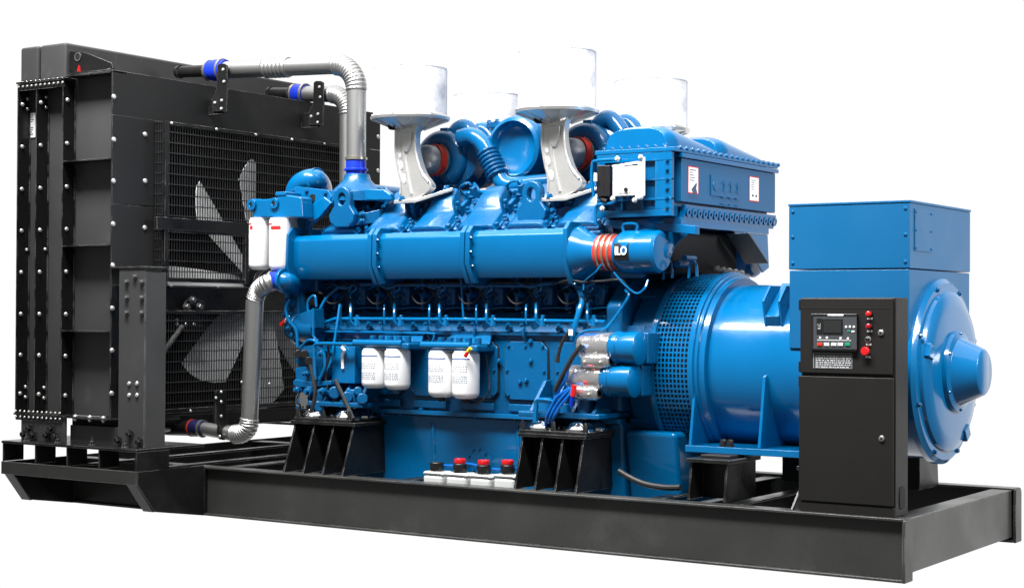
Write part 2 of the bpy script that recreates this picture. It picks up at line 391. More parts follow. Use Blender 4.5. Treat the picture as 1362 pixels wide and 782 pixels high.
# fan side face: shroud panels
MB().box(XF-.012, XF, YN+.001, YF, 2.452, ZT).build('shroud_panel', BLACKM, rad, .002)
MB().box(XF-.012, XF, YN+.001, -.03, 1.912, 2.45).box(XF-.012, XF, YN+.001, -.03, 1.416, 1.906).build('shroud_panel', BLACKM, rad, .002)
MB().box(XF-.012, XF, YN+.001, -.03, ZB, 1.414).build('shroud_panel', BLACK, rad, .002)
MB().box(XF-.012, XF, 1.95, YF, ZB, 2.45).build('shroud_panel', BLACKM, rad, .002)
MB().box(XF-.012, XF+.03, -.029, 1.949, 1.268, 1.412).build('shroud_beam', BLACK, rad, .003)
MB().box(XF-.0, XF+.05, YN+.3, 1.949, 1.413, 1.42).build('shroud_ledge', BLACKS, rad, .001)
bolts(rad, [W(a, b, x=XF) for a, b in ((151, 129), (151, 186), (150.5, 241), (150, 298), (149.5, 353), (149, 410), (148.5, 466), (148, 523), (192.5, 179), (192.5, 241), (192, 303))], X, .0155, .014, ZINC, dome=True)
bolts(rad, [(XF, YF-.03, z) for z in (2.55, 2.3, 2.05, 1.8, 1.55)], X, .0155, .014, ZINC, dome=True)
bolts(rad, [(XF+.05, y, 1.416) for y in (.0, .42, .84)], X, .009, .01, ZINC, dome=True)
bolts(rad, [(XF+.03, y, 1.252) for y in (-.02, .29, .6, .85)], X, .009, .01, ZINC, dome=True)
# dark box of the shroud behind the fan
MB().box(-5.02, -5.0, -.03, 1.95, ZB, 2.45).build('shroud_back', DARK, rad)
# fan
HUB = Vector((-4.93, .95, 1.44))
fan = MB().lathe(HUB-X*.05, X, [(0, .16), (.09, .16), (.1, .1), (.14, .1), (.145, .0)], 32).build('fan', BLACK, rad, .003)
for a in (98, 137, 183, 229, 275, 318, 2, 57):
    a = R_(a); rad_dir = Vector((0, math.cos(a), math.sin(a))); tan = Vector((0, -math.sin(a), math.cos(a)))
    q = MB(); top, bot = [], []
    rows = []
    for i in range(9):
        t = i/8; r = .13+.72*t; wd = .15+.17*math.sin(t*1.5); tw = R_(32-12*t)
        row = []
        for j in range(5):
            s_ = (j/4-.5)*wd; camber = .02*(1-(2*j/4-1)**2)
            row.append(HUB+rad_dir*(r-((.07 if i == 8 else .015 if i == 7 else 0)*abs(2*(j/4)-.6)**2))+tan*(s_*math.cos(tw))+X*(s_*math.sin(tw)+camber))
        rows.append(row)
    V1 = [[q.bm.verts.new(p) for p in row] for row in rows]; V2 = [[q.bm.verts.new(p-X*.006) for p in row] for row in rows]
    for A in (V1, V2):
        for i in range(8):
            for j in range(4): q._f([A[i][j], A[i][j+1], A[i+1][j+1], A[i+1][j]])
    for i in range(8):
        q._f([V1[i][0], V1[i+1][0], V2[i+1][0], V2[i][0]]); q._f([V1[i][4], V1[i+1][4], V2[i+1][4], V2[i][4]])
    for j in range(4): q._f([V1[8][j], V1[8][j+1], V2[8][j+1], V2[8][j]])
    q.build('fan_blade', BLADE, fan)
# guards
GX = -4.745
def guard(y0, y1, z0, z1, dx=.0, side=True, cross=None):
    fr = MB(); t = .022
    fr.box(GX-t, GX, y0, y0+.03, z0, z1).box(GX-t, GX, y1-.03, y1, z0, z1).box(GX-t, GX, y0+.03, y1-.03, z0, z0+.028).box(GX-t, GX, y0+.03, y1-.03, z1-.02, z1)
    if cross: fr.box(GX-t+.001, GX+.004, y0-.07, y1-.031, *cross)
    g = fr.build('fan_guard', BLACK, rad, .002)
    wv = MB(); n = int((y1-y0)/.0225)
    for i in range(1, n):
        y = y0+(y1-y0)*i/n; wv.box(GX-.012, GX-.008, y-.0022, y+.0022, z0+.01, z1-.01)
    k = int((z1-z0)/.062)
    for i in range(1, k):
        z = z0+(z1-z0)*i/k; wv.box(GX-.008, GX-.003, y0+.01, y1-.01, z-.003, z+.003)
    # side wall of the guard
    for i in range(0, k+1):
        z = z0+(z1-z0)*i/k; wv.box(XF, GX-.006, y0-.0, y0+.005, min(z, z1-.006), min(z, z1-.006)+.005)
    m_ = int((GX-XF)/.02)
    for i in range(m_): wv.box(XF+.004+i*.02, XF+.007+i*.02, y0+.005, y0+.009, z0, z1)
    for i in range(1, n): 
        y = y0+(y1-y0)*i/n; wv.box(XF, GX-.012, y-.002, y+.002, z1-.005, z1-.001)
    wv.build('wire_mesh', WIRE, g)
    return g
guard(-.1, 1.85, 1.79, 2.44, cross=(1.765, 1.84))
guard(-.1, .66, 1.44, 1.77)
guard(-.12, 1.55, .62, 1.262)
bolts(rad, [(GX, y, 2.43) for y in (-.05, .35, .72, 1.08, 1.42)], X, .009, .01, ZINC, dome=True)
bolts(rad, [W(a, b, x=GX+.005) for a, b in ((207, 550), (253, 546), (358, 510), (321, 508), (326, 445))], X, .009, .01, ZINC, dome=True)
# support bracket and brace on the beam
q = MB().poly([W(a, b, x=-4.79) for a, b in ((244, 402), (250, 396), (258, 396), (270, 402), (268, 434), (243, 434))], (.012, 0, 0))
bk = q.build('brace_bracket', BLACK, rad, .002)
bolts(bk, [W(a, b, x=-4.776) for a, b in ((247, 408), (255, 399), (264, 408))], X, .020, .022, DSTEEL)
bolts(bk, [W(a, b, x=-4.776) for a, b in ((247, 431), (258, 431), (235, 426), (235, 431))], X, .011, .01, ZINC, dome=True)
MB().tube([W(242, 434, x=-4.75), W(197, 497, x=-4.70)], .016, 10).build('brace_tube', BLACK, rad)
# lower outlet channel
MB().box(XF-.3, XF-.02, YN+.2, YF-.3, .50, .602).build('bottom_tank', BLACK, rad, .02, 3)
MB().cyl((XF-.02, YN+.18, .545), (XF-.02, .12, .545), .05).build('outlet_stub', BLACK, rad)
# tanks on top and lifting plate
MB().box(-5.83, -5.66, -.33, YF-.12, ZT-.01, 2.955).build('header_tank', BLACKS, rad, .018, 3)
MB().box(-5.64, -5.40, -.33, YF-.12, ZT-.01, 2.955).build('header_tank', BLACKS, rad, .018, 3)
q = MB().poly([W(a, b, y=-.3) for a, b in ((92, 96), (92, 68), (100, 68.5), (110, 70), (118, 72), (148, 84), (150, 90), (149, 95))], (0, .014, 0))
lp = q.build('lifting_plate', BLACK, rad, .002)
MB().ring(W(103.5, 76, y=-.302), -Y, .022, .028, .003, 24).build('hole_rim', STEEL, lp)
MB().cyl(W(103.5, 76, y=-.301), W(103.5, 76, y=-.301)-Y*.002, .022).build('lifting_hole', DARK, lp)
MB().poly([W(a, b, y=-.34) for a, b in ((102.5, 95), (105.5, 95.5), (104.6, 87))], (0, .01, 0)).build('red_tag', CRED, rad)
MB().box(-5.35, -5.0, YN+.1, YF-.2, ZT-.003, ZT+.012).build('top_plate', BLACK, rad, .002)
q = MB().tube([W(118, 102, y=-.43), W(120, 97, y=-.43), W(135, 95, y=-.42), W(147, 93, y=-.42)], .008, 8, 4).build('vent_pipe', BLACK, rad)
# white data labels on the side
for a, b, c, d in ((40.5, 47.5, 150, 167), (39.8, 47.5, 166.5, 183.5)):
    p0 = W(a, d, y=YN+.097); p1 = W(b, c, y=YN+.097)
    l_ = MB().box(p0.x, p1.x, YN+.094, YN+.099, p0.z, p1.z).build('data_label', WPLAS, rad)
    q = MB()
    for i in range(4):
        z = p1.z-.015-.014*i; q.box(p0.x+.008, p0.x+.008+(p1.x-p0.x-.016)*random.uniform(.4, 1), YN+.0925, YN+.0938, z-.003, z+.002)
    q.build('small_print', INK, l_)

# ================================================================ CONTROL CABINET
cab = thing('control_cabinet', 'slim black control cabinet with small screen and red buttons at the right end', 'control cabinet', (-.3, .12, .3))
CYF, CYB, CX0, CX1 = .03, .205, -.54, -.06
MB().box(CX0, CX1, CYF+.012, CYB, .301, 1.337).build('cabinet_body', CABBLK, cab, .004)
fr = MB().box(CX0-.004, CX1+.0, CYF, CYF+.0115, .30, .345).build('kick_plate', CABBLK, cab, .002)
ud = MB().box(CX0+.0, CX1-.012, CYF-.006, CYF+.0115, .972, 1.333).build('upper_door', CABBLK, cab, .004)
ld = MB().box(CX0-.006, CX1-.006, CYF-.006, CYF+.0115, .352, .957).build('lower_door', CABBLK, cab, .004)
MB().box(CX0+.004, CX1-.016, CYF-.0075, CYF-.0063, 1.285, 1.289).build('door_seam', DARK, ud)
yd = CYF-.0065
def cp(px, py): return W(px, py, y=yd)
def lockd(px, py, par):
    c = cp(px, py); k = MB().lathe(c, -Y, [(0, .014), (.006, .014), (.008, .011), (.008, 0)], 20).build('lock', STEEL, par)
    MB().lathe(c-Y*.0085, -Y, [(0, .005), (.003, .005), (.003, 0)], 12).build('keyhole', BPLAS, k)
lockd(1172, 442.5, ud); lockd(1173, 583, ld)
# controller module
a, b = cp(1080, 466.5), cp(1142, 417)
md = MB().box(a.x, b.x, yd-.022, yd, a.z, b.z).build('controller', BPLAS, ud, .006, 3)
yd2 = yd-.0225
def cq(px, py): return W(px, py, y=yd2)
def panel(px0, py0, px1, py1, m, name, par, t=.002, bev=.0):
    a, b = cq(px0, py1), cq(px1, py0)
    return MB().box(a.x, b.x, yd2-t, yd2+.0002, a.z, b.z).build(name, m, par, bev)
panel(1082, 421.5, 1139.5, 463.5, SLATE, 'controller_face', md, .001)
yd2 -= .0012
panel(1086.3, 423.5, 1093.5, 444, BPLAS, 'side_strip', md)
panel(1094, 424.5, 1121, 444.5, BPLAS, 'screen_frame', md)
text('ILC', LGREY, md, cq(1090, 434)-Y*.003, .02, (0, 0, 1), (-1, 0, 0), 'lettering', .0003)
yd2 -= .0022
panel(1096, 426.5, 1119, 442.5, SCREEN, 'screen', md)
yd2 += .0022
panel(1101, 417.9, 1122, 419.9, WPLAS, 'name_strip', md)
for i, (x, m) in enumerate(((1090.5, RED), (1099.7, WPLAS), (1109.2, WPLAS), (1118, WPLAS), (1127.5, GREEN))):
    panel(x-3.5, 455.8, x+3.5, 459.8, m, 'button', md, .004, .001)
for x, y_ in ((1091, 449), (1100, 449), (1118.2, 449.7), (1128, 450), (1125.5, 434.5), (1130.7, 434.3), (1135.8, 434.5)):
    c = cq(x, y_); MB().lathe(c, -Y, [(0, .0055), (.003, .0055), (.003, 0)], 14).build('button', WPLAS, md)
panel(1127, 439, 1131, 441, GREEN, 'button', md); panel(1132.5, 439.5, 1136.8, 441.8, LGREY, 'button', md)
panel(1087, 452.1, 1132, 452.6, LGREY, 'print_line', md, .0005)
# lamps, key switch, stop button
for x, y_, m, nm in ((1156.8, 417.3, CRED, 'indicator_lamp'), (1156.8, 434, DRED, 'indicator_lamp')):
    c = cp(x, y_); k = MB().lathe(c, -Y, [(0, .016), (.006, .016), (.006, .013)], 20).build('bezel', BPLAS, ud)
    MB().lathe(c-Y*.004, -Y, [(0, .0125), (.018, .012), (.022, .006), (.022, 0)], 20).build(nm, m, ud)
c = cp(1155, 451.5); k = MB().lathe(c, -Y, [(0, .015), (.006, .015), (.007, .012), (.007, 0)], 20).build('key_switch', STEEL, ud)
MB().lathe(c-Y*.007, -Y, [(0, .010), (.014, .008), (.014, 0)], 16).build('knob', BPLAS, k)
c = cp(1153, 467); MB().lathe(c, -Y, [(0, .012), (.012, .012), (.012, .02), (.026, .021), (.031, .017), (.032, 0)], 24).build('emergency_stop', CRED, ud)
for x, y_ in ((1157, 423.7), (1156.8, 440.3), (1155.5, 458), (1154.5, 474.5)):
    c = cp(x, y_); MB().box(c.x-.013, c.x+.013, yd-.0015, yd, c.z-.005, c.z+.005).build('caption_tag', LGREY, ud)
# data plate
a, b = cp(1082, 489), cp(1133.5, 470)
pl = MB().box(a.x, b.x, yd-.0018, yd, a.z, b.z).build('data_plate', SLATE, ud)
q = MB(); yy = yd-.0022
q.box(a.x, b.x, yy, yy+.0003, a.z, a.z+.0012).box(a.x, b.x, yy, yy+.0003, b.z-.0012, b.z).box(a.x, a.x+.0012, yy, yy+.0003, a.z, b.z).box(b.x-.0012, b.x, yy, yy+.0003, a.z, b.z)
for r_ in range(6):
    x = a.x+.012; z = b.z-.014-.0105*r_
    while x < b.x-.012:
        l_ = random.uniform(.004, .016); q.box(x, min(x+l_, b.x-.006), yy, yy+.0003, z-.0028, z+.0022); x += l_+random.uniform(.002, .006)
q.build('small_print', LGREY, pl)
for z0 in (1.3, 1.0, .93, .38):
    MB().cyl((CX0-.006, CYF+.004, z0-.025), (CX0-.006, CYF+.004, z0+.025), .006, n=10).build('hinge', CABBLK, cab)
# oval grommet slot in the side
pts = []
cz, cy_ = .385, .125
for i in range(20):
    t = 2*math.pi*i/20; pts.append((CX1+.0005, cy_+.035*math.copysign(abs(math.cos(t))**.6, math.cos(t)), cz+.055*math.copysign(abs(math.sin(t))**.6, math.sin(t))))
MB().poly(pts, (.003, 0, 0)).build('cable_slot', DARK, cab)

# ================================================================ ALTERNATOR
alt = thing('alternator', 'big blue round generator with square terminal box at the right end', 'alternator', (-.7, .9, .5))
AC = Vector((0, .9, .965))
def ac(x): return Vector((x, AC.y, AC.z))
MB().lathe(ac(-1.26), X, [(0, .44), (.0, .452), (1.1, .452), (1.1, .44)], 96).build('drum', BLUE, alt)
MB().lathe(ac(-1.345), X, [(0, .49), (0, .525), (.03, .525), (.035, .51), (.05, .51), (.055, .495), (.085, .49), (.088, .44)], 96).build('front_flange', BLUE, alt, .002)
# ventilated ring: perforated band
q = MB(); n = 116; r = .512
x0, x1 = -1.575, -1.345
q.lathe(ac(x0-.0), X, [(0, .50), (0, .53), (.022, .53), (.022, .515)], 96)
rows = 9
for i in range(n):
    t = 2*math.pi*i/n; c = Vector((0, math.cos(t), math.sin(t))); tt = Vector((0, -math.sin(t), math.cos(t)))
    q.obox(ac((x0+x1)/2+.01)+c*r, X, tt, c, x1-x0, .0085, .005)
for k in range(rows+1):
    x = x0+.022+(x1-x0-.022)*k/rows
    q.ring(ac(x-.004), X, r-.0035, r+.0035, .008, 96)
q.build('vent_guard', BLUE, alt)
MB().lathe(ac(x0+.005), X, [(0, .43), (.225, .43)], 64).build('fan_core', DARK, alt)
# six solid bars across guard
# terminal box
bx0, bx1, by0, by1 = -.79, -.146, .45, 1.36
tb = MB().box(bx0, bx1, by0, by1, 1.08, 1.482).build('terminal_box', BLUES, alt, .004)
tl = MB().box(bx0-.003, bx1+.003, by0-.003, by1+.003, 1.487, 1.812).build('terminal_cover', BLUES, tb, .004)
MB().box(bx0-.006, bx1+.007, by0-.007, by1+.007, 1.8125, 1.825).build('lid', BLUES, tb, .003)
bolts(tl, [(x, by0-.003, z) for x in (bx0+.02, bx1-.02) for z in (1.52, 1.655, 1.785)], -Y, .009, .008, BLUES, dome=True)
c0 = MB().box(bx1+.003, bx1+.008, by0+.06, by0+.3, 1.575, 1.785).build('inspection_plate', BLUES, tb, .001)
bolts(c0, [(bx1+.008, y, z) for y in (by0+.07, by0+.29) for z in (1.59, 1.68, 1.77)], X, .007, .006, BLUES, dome=True)
# ribs, feet of the drum
MB().box(-1.335, -.36, .34, 1.46, .527, .562).build('base_plate', BLUE, alt, .003)
for x in (-1.325, -.925, -.5):
    for s_ in (0, 1):
        g = (lambda y: y) if not s_ else (lambda y: 1.8-y)
        MB().poly([(x, g(.36), .5625), (x, g(.75), .5625), (x, g(.52), .75), (x, g(.46), .9), (x, g(.44), .94), (x, g(.42), .93)], (.016, 0, 0)).build('foot_gusset', BLUE, alt, .002)
# lifting pocket on drum
lx = W(1027, 410, y=.6).x
def dr(t, r): return Vector((0, AC.y-math.cos(R_(t))*r, AC.z+math.sin(R_(t))*r))
q = MB().poly([dr(70, .45)+X*lx, dr(70, .47)+X*lx, dr(52, .56)+X*lx, dr(40, .56)+X*lx, dr(30, .455)+X*lx, dr(30, .44)+X*lx, dr(50, .43)+X*lx], (.014, 0, 0)); lg = q.build('lifting_lug', BLUE, alt, .003)
MB().poly([dr(70, .45)+X*(lx+.014), dr(66, .50)+X*(lx+.014), dr(34, .50)+X*(lx+.014), dr(30, .45)+X*(lx+.014)], (.075, 0, 0)).build('lug_web', BLUE, lg, .002)
q = MB().poly([dr(70, .45)+X*(lx+.09), dr(70, .47)+X*(lx+.09), dr(52, .56)+X*(lx+.09), dr(40, .56)+X*(lx+.09), dr(30, .455)+X*(lx+.09), dr(50, .43)+X*(lx+.09)], (.014, 0, 0)); q.build('lifting_lug', BLUE, alt, .003)
# end bell
eb = MB().lathe(ac(-.16), X, [(0, .46), (0, .478), (.03, .478), (.036, .47), (.05, .455), (.052, .415), (.07, .41), (.085, .385), (.092, .33), (.098, .21), (.098, 0)], 96).build('end_bell', BLUE, alt)
MB().lathe(ac(-.062), X, [(0, .21), (.022, .207), (.026, .19), (.03, .175), (.145, .118), (.152, .106), (.153, 0)], 64).build('bearing_cap', BLUE, alt, .002)
bolts(eb, [ac(-.108)+Vector((0, math.cos(t), math.sin(t)))*.445 for t in [R_(20+45*i) for i in range(8)]], X, .011, .010)
bolts(eb, [ac(-.04)+Vector((0, math.cos(t), math.sin(t)))*.196 for t in [R_(30+60*i) for i in range(6)]], X, .007, .008)
for a in (163, 300):
    t = R_(a); c = ac(-.075)+Vector((0, math.cos(t), math.sin(t)))*.375; rd = Vector((0, math.cos(t), math.sin(t)))
    MB().obox(c, X, rd.cross(X), rd, .03, .07, .07).build('boss', BLUE, eb, .006)
# mounts under alternator
for x in (-1.11, -.52):
    for y in (.33, 1.47):
        k = MB().box(x-.085, x+.085, y-.085, y+.085, .5125, .5265).build('rubber_mount', RUB, alt, .004)
bolts(alt, [(-1.13, .38, .5625), (-1.09, .38, .5625)], Z, .018, .03, BPLAS)

# ================================================================ ENGINE
eng = thing('engine', 'large blue twelve cylinder diesel engine in the middle of the base', 'engine', (-2.9, .9, .6))
def mir(y): return 1.8-y
XE0, XE1 = -3.98, -1.72
# ---- lower sump
sump = MB().poly([(XE0+.38, .43, .13), (XE0+.38, 1.37, .13), (XE0+.38, 1.40, .66), (XE0+.38, .40, .66)], (1.85, 0, 0)).build('oil_sump', BLUE, eng, .02, 3)
MB().poly([(-1.745, .47, .2), (-1.745, 1.33, .2), (-1.745, 1.40, .62), (-1.745, .40, .62)], (.32, 0, 0)).build('sump_extension', BLUE, eng, .03, 3)
def yS(z): return .40+.03*(.66-z)/.53
for px in (577, 690):
    a = W(px, 562, y=.41)
    MB().tube([(a.x, yS(.61)+.006, .61), (a.x, yS(.25)+.004, .25)], .016, 10).build('sump_rib', BLUE, sump)
c = W(637, 612, y=.415); MB().lathe(c+Y*.01, -Y, [(0, .085), (.012, .085), (.014, .07), (.014, 0)], 40).build('sump_door', BLUE, sump)
bolts(sump, [c+Vector((math.cos(t)*.068, -.004, math.sin(t)*.068)) for t in [R_(40*i) for i in range(9)]], -Y, .007, .008)
# ---- crankcase with covers
cc = MB().poly([(XE0+.1, .40, .675), (XE0+.1, 1.40, .675), (XE0+.1, 1.42, 1.14), (XE0+.1, 1.33, 1.26), (XE0+.1, .47, 1.26), (XE0+.1, .38, 1.14)], (2.1, 0, 0)).build('crankcase', BLUEC, eng, .01)
for s_ in (0, 1):
    g = (lambda y: y) if not s_ else mir
    MB().box(XE0+.36, -1.76, *sorted((g(.365), g(.43))), .6505, .6545).build('gap_shade', DARK, cc)  # dark strip put in for the shade in the sump joint
    MB().box(XE0+.35, -1.75, *sorted((g(.355), g(.44))), .655, .682).build('sump_flange', BLUE, cc, .004)
    bolts(cc, [(x, g(.372), .655) for x in [XE0+.45+.137*i for i in range(14)]], -Z, .009, .012)
    MB().box(XE0+.15, -1.85, *sorted((g(.36), g(.40))), 1.128, 1.15).build('crankcase_ledge', BLUEC, cc, .004)
    for i in range(6):
        x = -3.72+.338*i
        def oc(w_, h_, c_, yy, d): return [(x-w_+c_, yy, .93-h_), (x+w_-c_, yy, .93-h_), (x+w_, yy, .93-h_+c_), (x+w_, yy, .93+h_-c_), (x+w_-c_, yy, .93+h_), (x-w_+c_, yy, .93+h_), (x-w_, yy, .93+h_-c_), (x-w_, yy, .93-h_+c_)]
        MB().poly(oc(.151, .171, .042, g(.381), 0), (0, g(.388)-g(.381), 0)).build('gap_shade', DARK, cc)  # dark sheet paints the shaded gap round the cover
        cv = MB().poly(oc(.145, .165, .04, g(.372), 0), (0, g(.3805)-g(.372), 0)).build('crankcase_cover', BLUEC, cc, .003)
        if not s_: bolts(cv, [(x+dx, .372, .93+dz) for dx, dz in ((-.115, -.14), (.115, -.14), (-.115, .14), (.115, .14), (-.125, 0), (.125, 0), (0, .14))], -Y, .008, .009)
        MB().box(x-.12, x+.12, *sorted((g(.372), g(.386))), .695, .74).build('cast_pad', BLUEC, cc, .012, 3)
# ---- cylinder block in the shade of the manifold
ub = MB().poly([(XE0+.12, .62, 1.262), (XE0+.12, 1.18, 1.262), (XE0+.12, 1.36, 1.58), (XE0+.12, 1.1, 1.74), (XE0+.12, .70, 1.74), (XE0+.12, .44, 1.58)], (2.06, 0, 0)).build('cylinder_block', BLUEC, eng, .01)
for s_ in (0, 1):
    g = (lambda y: y) if not s_ else mir
    sg = 1 if not s_ else -1
    for i in range(6):
        x = -3.71+.338*i
        # block bulge, injector pump tappet, port casting
        p = MB().cyl((x, g(.66), 1.26), (x, g(.53), 1.46), .105, .12, 20).build('cylinder_bulge', BLUEC, ub, .006)
        MB().poly([(x-.15, g(.55), 1.24), (x-.07, g(.50), 1.22), (x+.0, g(.49), 1.32), (x+.02, g(.46), 1.46), (x-.13, g(.47), 1.5)], (0, sg*.1, 0)).build('port_casting', BLUEC, ub, .012)
        q = MB().cyl((x+.03, g(.43), 1.15), (x+.03, g(.43), 1.24), .034, .034, 14).cyl((x+.03, g(.43), 1.24), (x+.03, g(.43), 1.30), .024, .02, 14).cyl((x+.03, g(.43), 1.3), (x+.03, g(.43), 1.33), .028, .028, 6)
        q.build('injection_pump', BLUEC, ub, .002)
        # cylinder head and rocker cover, tilted outwards
        u = X; v = Vector((0, sg*.82, .57)).normalized(); nrm = Vector((0, -sg*.57, .82)).normalized()
        hc = Vector((x+.02, g(.50), 1.77))
        hd = MB().obox(hc-nrm*.03, u, v, nrm, .30, .38, .16).build('cylinder_head', BLUEC, eng, .012)
        MB().obox(hc+nrm*.062, u, v, nrm, .285, .36, .02).build('gasket_rim', BLUEC, hd, .006)
        # cover: lofted box with domed middle
        q = MB(); o_ = hc+nrm*.072
        secs = [(-.172, .132, .018), (-.165, .13, .03), (-.03, .125, .04), (-.01, .115, .05), (.03, .095, .085), (.09, .085, .10), (.15, .07, .10), (.165, .06, .08)]
        rings = []
        for (t, hw, h) in secs:
            ring = []
            for k in range(9):
                a = math.pi*k/8; cx = math.copysign(abs(math.cos(a))**.3, math.cos(a)); sz = abs(math.sin(a))**.3
                ring.append(q.bm.verts.new(o_+v*t+u*(cx*hw*(1-.12*sz))+nrm*(h*sz)))
            rings.append(ring)
        for A, B in zip(rings, rings[1:]):
            for k in range(8): q._f([A[k], A[k+1], B[k+1], B[k]])
        q._f(rings[0]); q._f(rings[-1][::-1]); 
        q.build('rocker_cover', BLUEC, hd, .003, ang=50)
        if not s_:
            bolts(hd, [o_+v*t+u*w_ for t, w_ in ((-.145, .135), (-.145, -.135), (0, .137), (0, -.137), (.14, .12), (.14, -.12))], nrm, .014, .022)
            MB().obox(o_+u*.14+v*.06+nrm*.02, v, u, nrm, .16, .03, .07).build('clamp_bracket', BLUEC, hd, .006)
            bolts(hd, [o_+u*.14+v*.1+nrm*.055, o_+u*.14+v*.0+nrm*.055], nrm, .014, .03)
            # pushrod/fuel pipes
            MB().tube([o_+u*.15+v*.12, o_+u*.17+v*.18+nrm*.05, o_+u*.1+v*.26+nrm*.06], .011, 8, 4).build('fuel_pipe', BLUE, hd)
    # water rail above heads
    MB().tube([(-3.75, g(.72), 1.93), (-1.75, g(.72), 1.93)], .034, 14).build('water_rail', BLUE, eng)
    for i in range(6):
        x = -3.66+.338*i
        MB().cyl((x, g(.72), 1.93), (x, g(.66), 1.80), .03, .035, 14).ring((x-.03, g(.72), 1.93), X, .03, .045, .06, 16).build('rail_branch', BLUEC, eng, .002)
# fittings crowding the cylinder heads and the shaded side of the block
random.seed(21)
for i in range(6):
    x = -3.69+.338*i
    for dx, dy, z, r, h in ((.155, .40, 1.775, .018, .045), (.185, .47, 1.83, .02, .05), (.165, .55, 1.90, .018, .05), (-.10, .36, 1.742, .014, .03), (.06, .36, 1.742, .014, .03)):
        a = Vector((x+dx, dy, z)); n_ = Vector((0, -.5, .86))
        MB().lathe(a-n_*.03, n_, [(0, r*1.5), (.03, r*1.5), (.032, r), (.03+h*.6, r), (.03+h*.62, r*.6), (.03+h, r*.6)], 6).build('stud_nut', BLUEC, eng, .001)
    MB().poly([(x+.135, .36, 1.74), (x+.20, .36, 1.74), (x+.215, .50, 1.86), (x+.20, .62, 1.97), (x+.15, .62, 1.99), (x+.14, .48, 1.90)], (0, .02, -.05)).build('head_bracket', BLUEC, eng, .006)
    MB().cyl((x+.17, .58, 1.90), (x+.17, .52, 2.0), .03, .022, 14).build('injector_cap', BLUEC, eng, .004)
    MB().tube([(x+.17, .53, 1.99), (x+.15, .50, 2.02), (x+.05, .56, 2.0), (x+.0, .68, 1.96)], .008, 8, 5).build('fuel_pipe', BLUE, eng)
    # lower side
    MB().poly([(x-.15, .44, 1.27), (x-.13, .44, 1.27), (x-.11, .43, 1.55), (x-.15, .43, 1.55)], (0, .08, 0)).build('cast_rib', BLUEC, eng, .005)
    MB().ring((x+.0, .455, 1.40), (0, -1, -.3), .035, .06, .02, 20).build('port_ring', BLUEC, eng, .003)
    bolts(eng, [(x-.05, .44, 1.45), (x+.06, .44, 1.36)], -Y, .012, .016)
    MB().cyl((x-.14, .385, 1.17), (x-.14, .35, 1.165), .016, .016, 6).build('pipe_plug', BLUEC, eng)
    MB().tube([(x-.03, .375, 1.10), (x-.03, .35, 1.13), (x-.02, .345, 1.19), (x+.0, .38, 1.22)], .008, 8, 4).build('drain_pipe', BLUE, eng)
MB().tube([(-3.75, .60, 1.965), (-2.9, .60, 1.97), (-1.8, .60, 1.965)], .014, 10, 3).build('return_pipe', BLUE, eng)
for a_, b_ in ((652, 372), (700, 506), (648, 454), (706, 454), (664, 480), (706, 480), (692, 508), (560, 545)):
    MB().hexb(W(a_, b_, y=.37), -Y, .012, .012).build('cover_bolt', BLUEC, eng)
# clutter around the pumps at the radiator end
for a_, b_, y_, r_, h_ in ((386, 402, .24, .03, .05), (383, 418, .24, .022, .05), (392, 445, .24, .03, .04), (388, 436, .22, .018, .05), (430, 470, .2, .02, .05), (407, 497, .18, .014, .04), (414, 520, .2, .03, .06), (432, 520, .2, .022, .06), (398, 518, .2, .02, .05), (436, 482, .22, .016, .04)):
    c = W(a_, b_, y=y_); MB().lathe(c+Y*.06, -Y, [(0, r_*1.2), (.06, r_*1.2), (.062, r_), (.06+h_*.6, r_), (.06+h_*.6, r_*.55), (.06+h_, r_*.5)], 8).build('pipe_union', BLUEC, eng, .002)
MB().tube([W(385, 398, y=.2), W(380, 410, y=.18), W(384, 426, y=.18), W(394, 440, y=.2), W(396, 462, y=.2)], .010, 8, 5).build('breather_pipe', BLUE, eng)
MB().tube([W(400, 462, y=.18), W(412, 452, y=.18), W(428, 462, y=.18), W(432, 486, y=.18), W(425, 505, y=.18)], .009, 8, 5).build('breather_pipe', BLUE, eng)
MB().tube([W(436, 456, y=.2), W(437, 475, y=.2), W(433, 500, y=.2), W(436, 516, y=.2)], .008, 8, 5).build('black_hose', RUB, eng)
# valley deck between banks
MB().box(-3.85, -1.75, .66, 1.14, 1.74, 1.80).build('valley_plate', BLUEC, eng, .01)

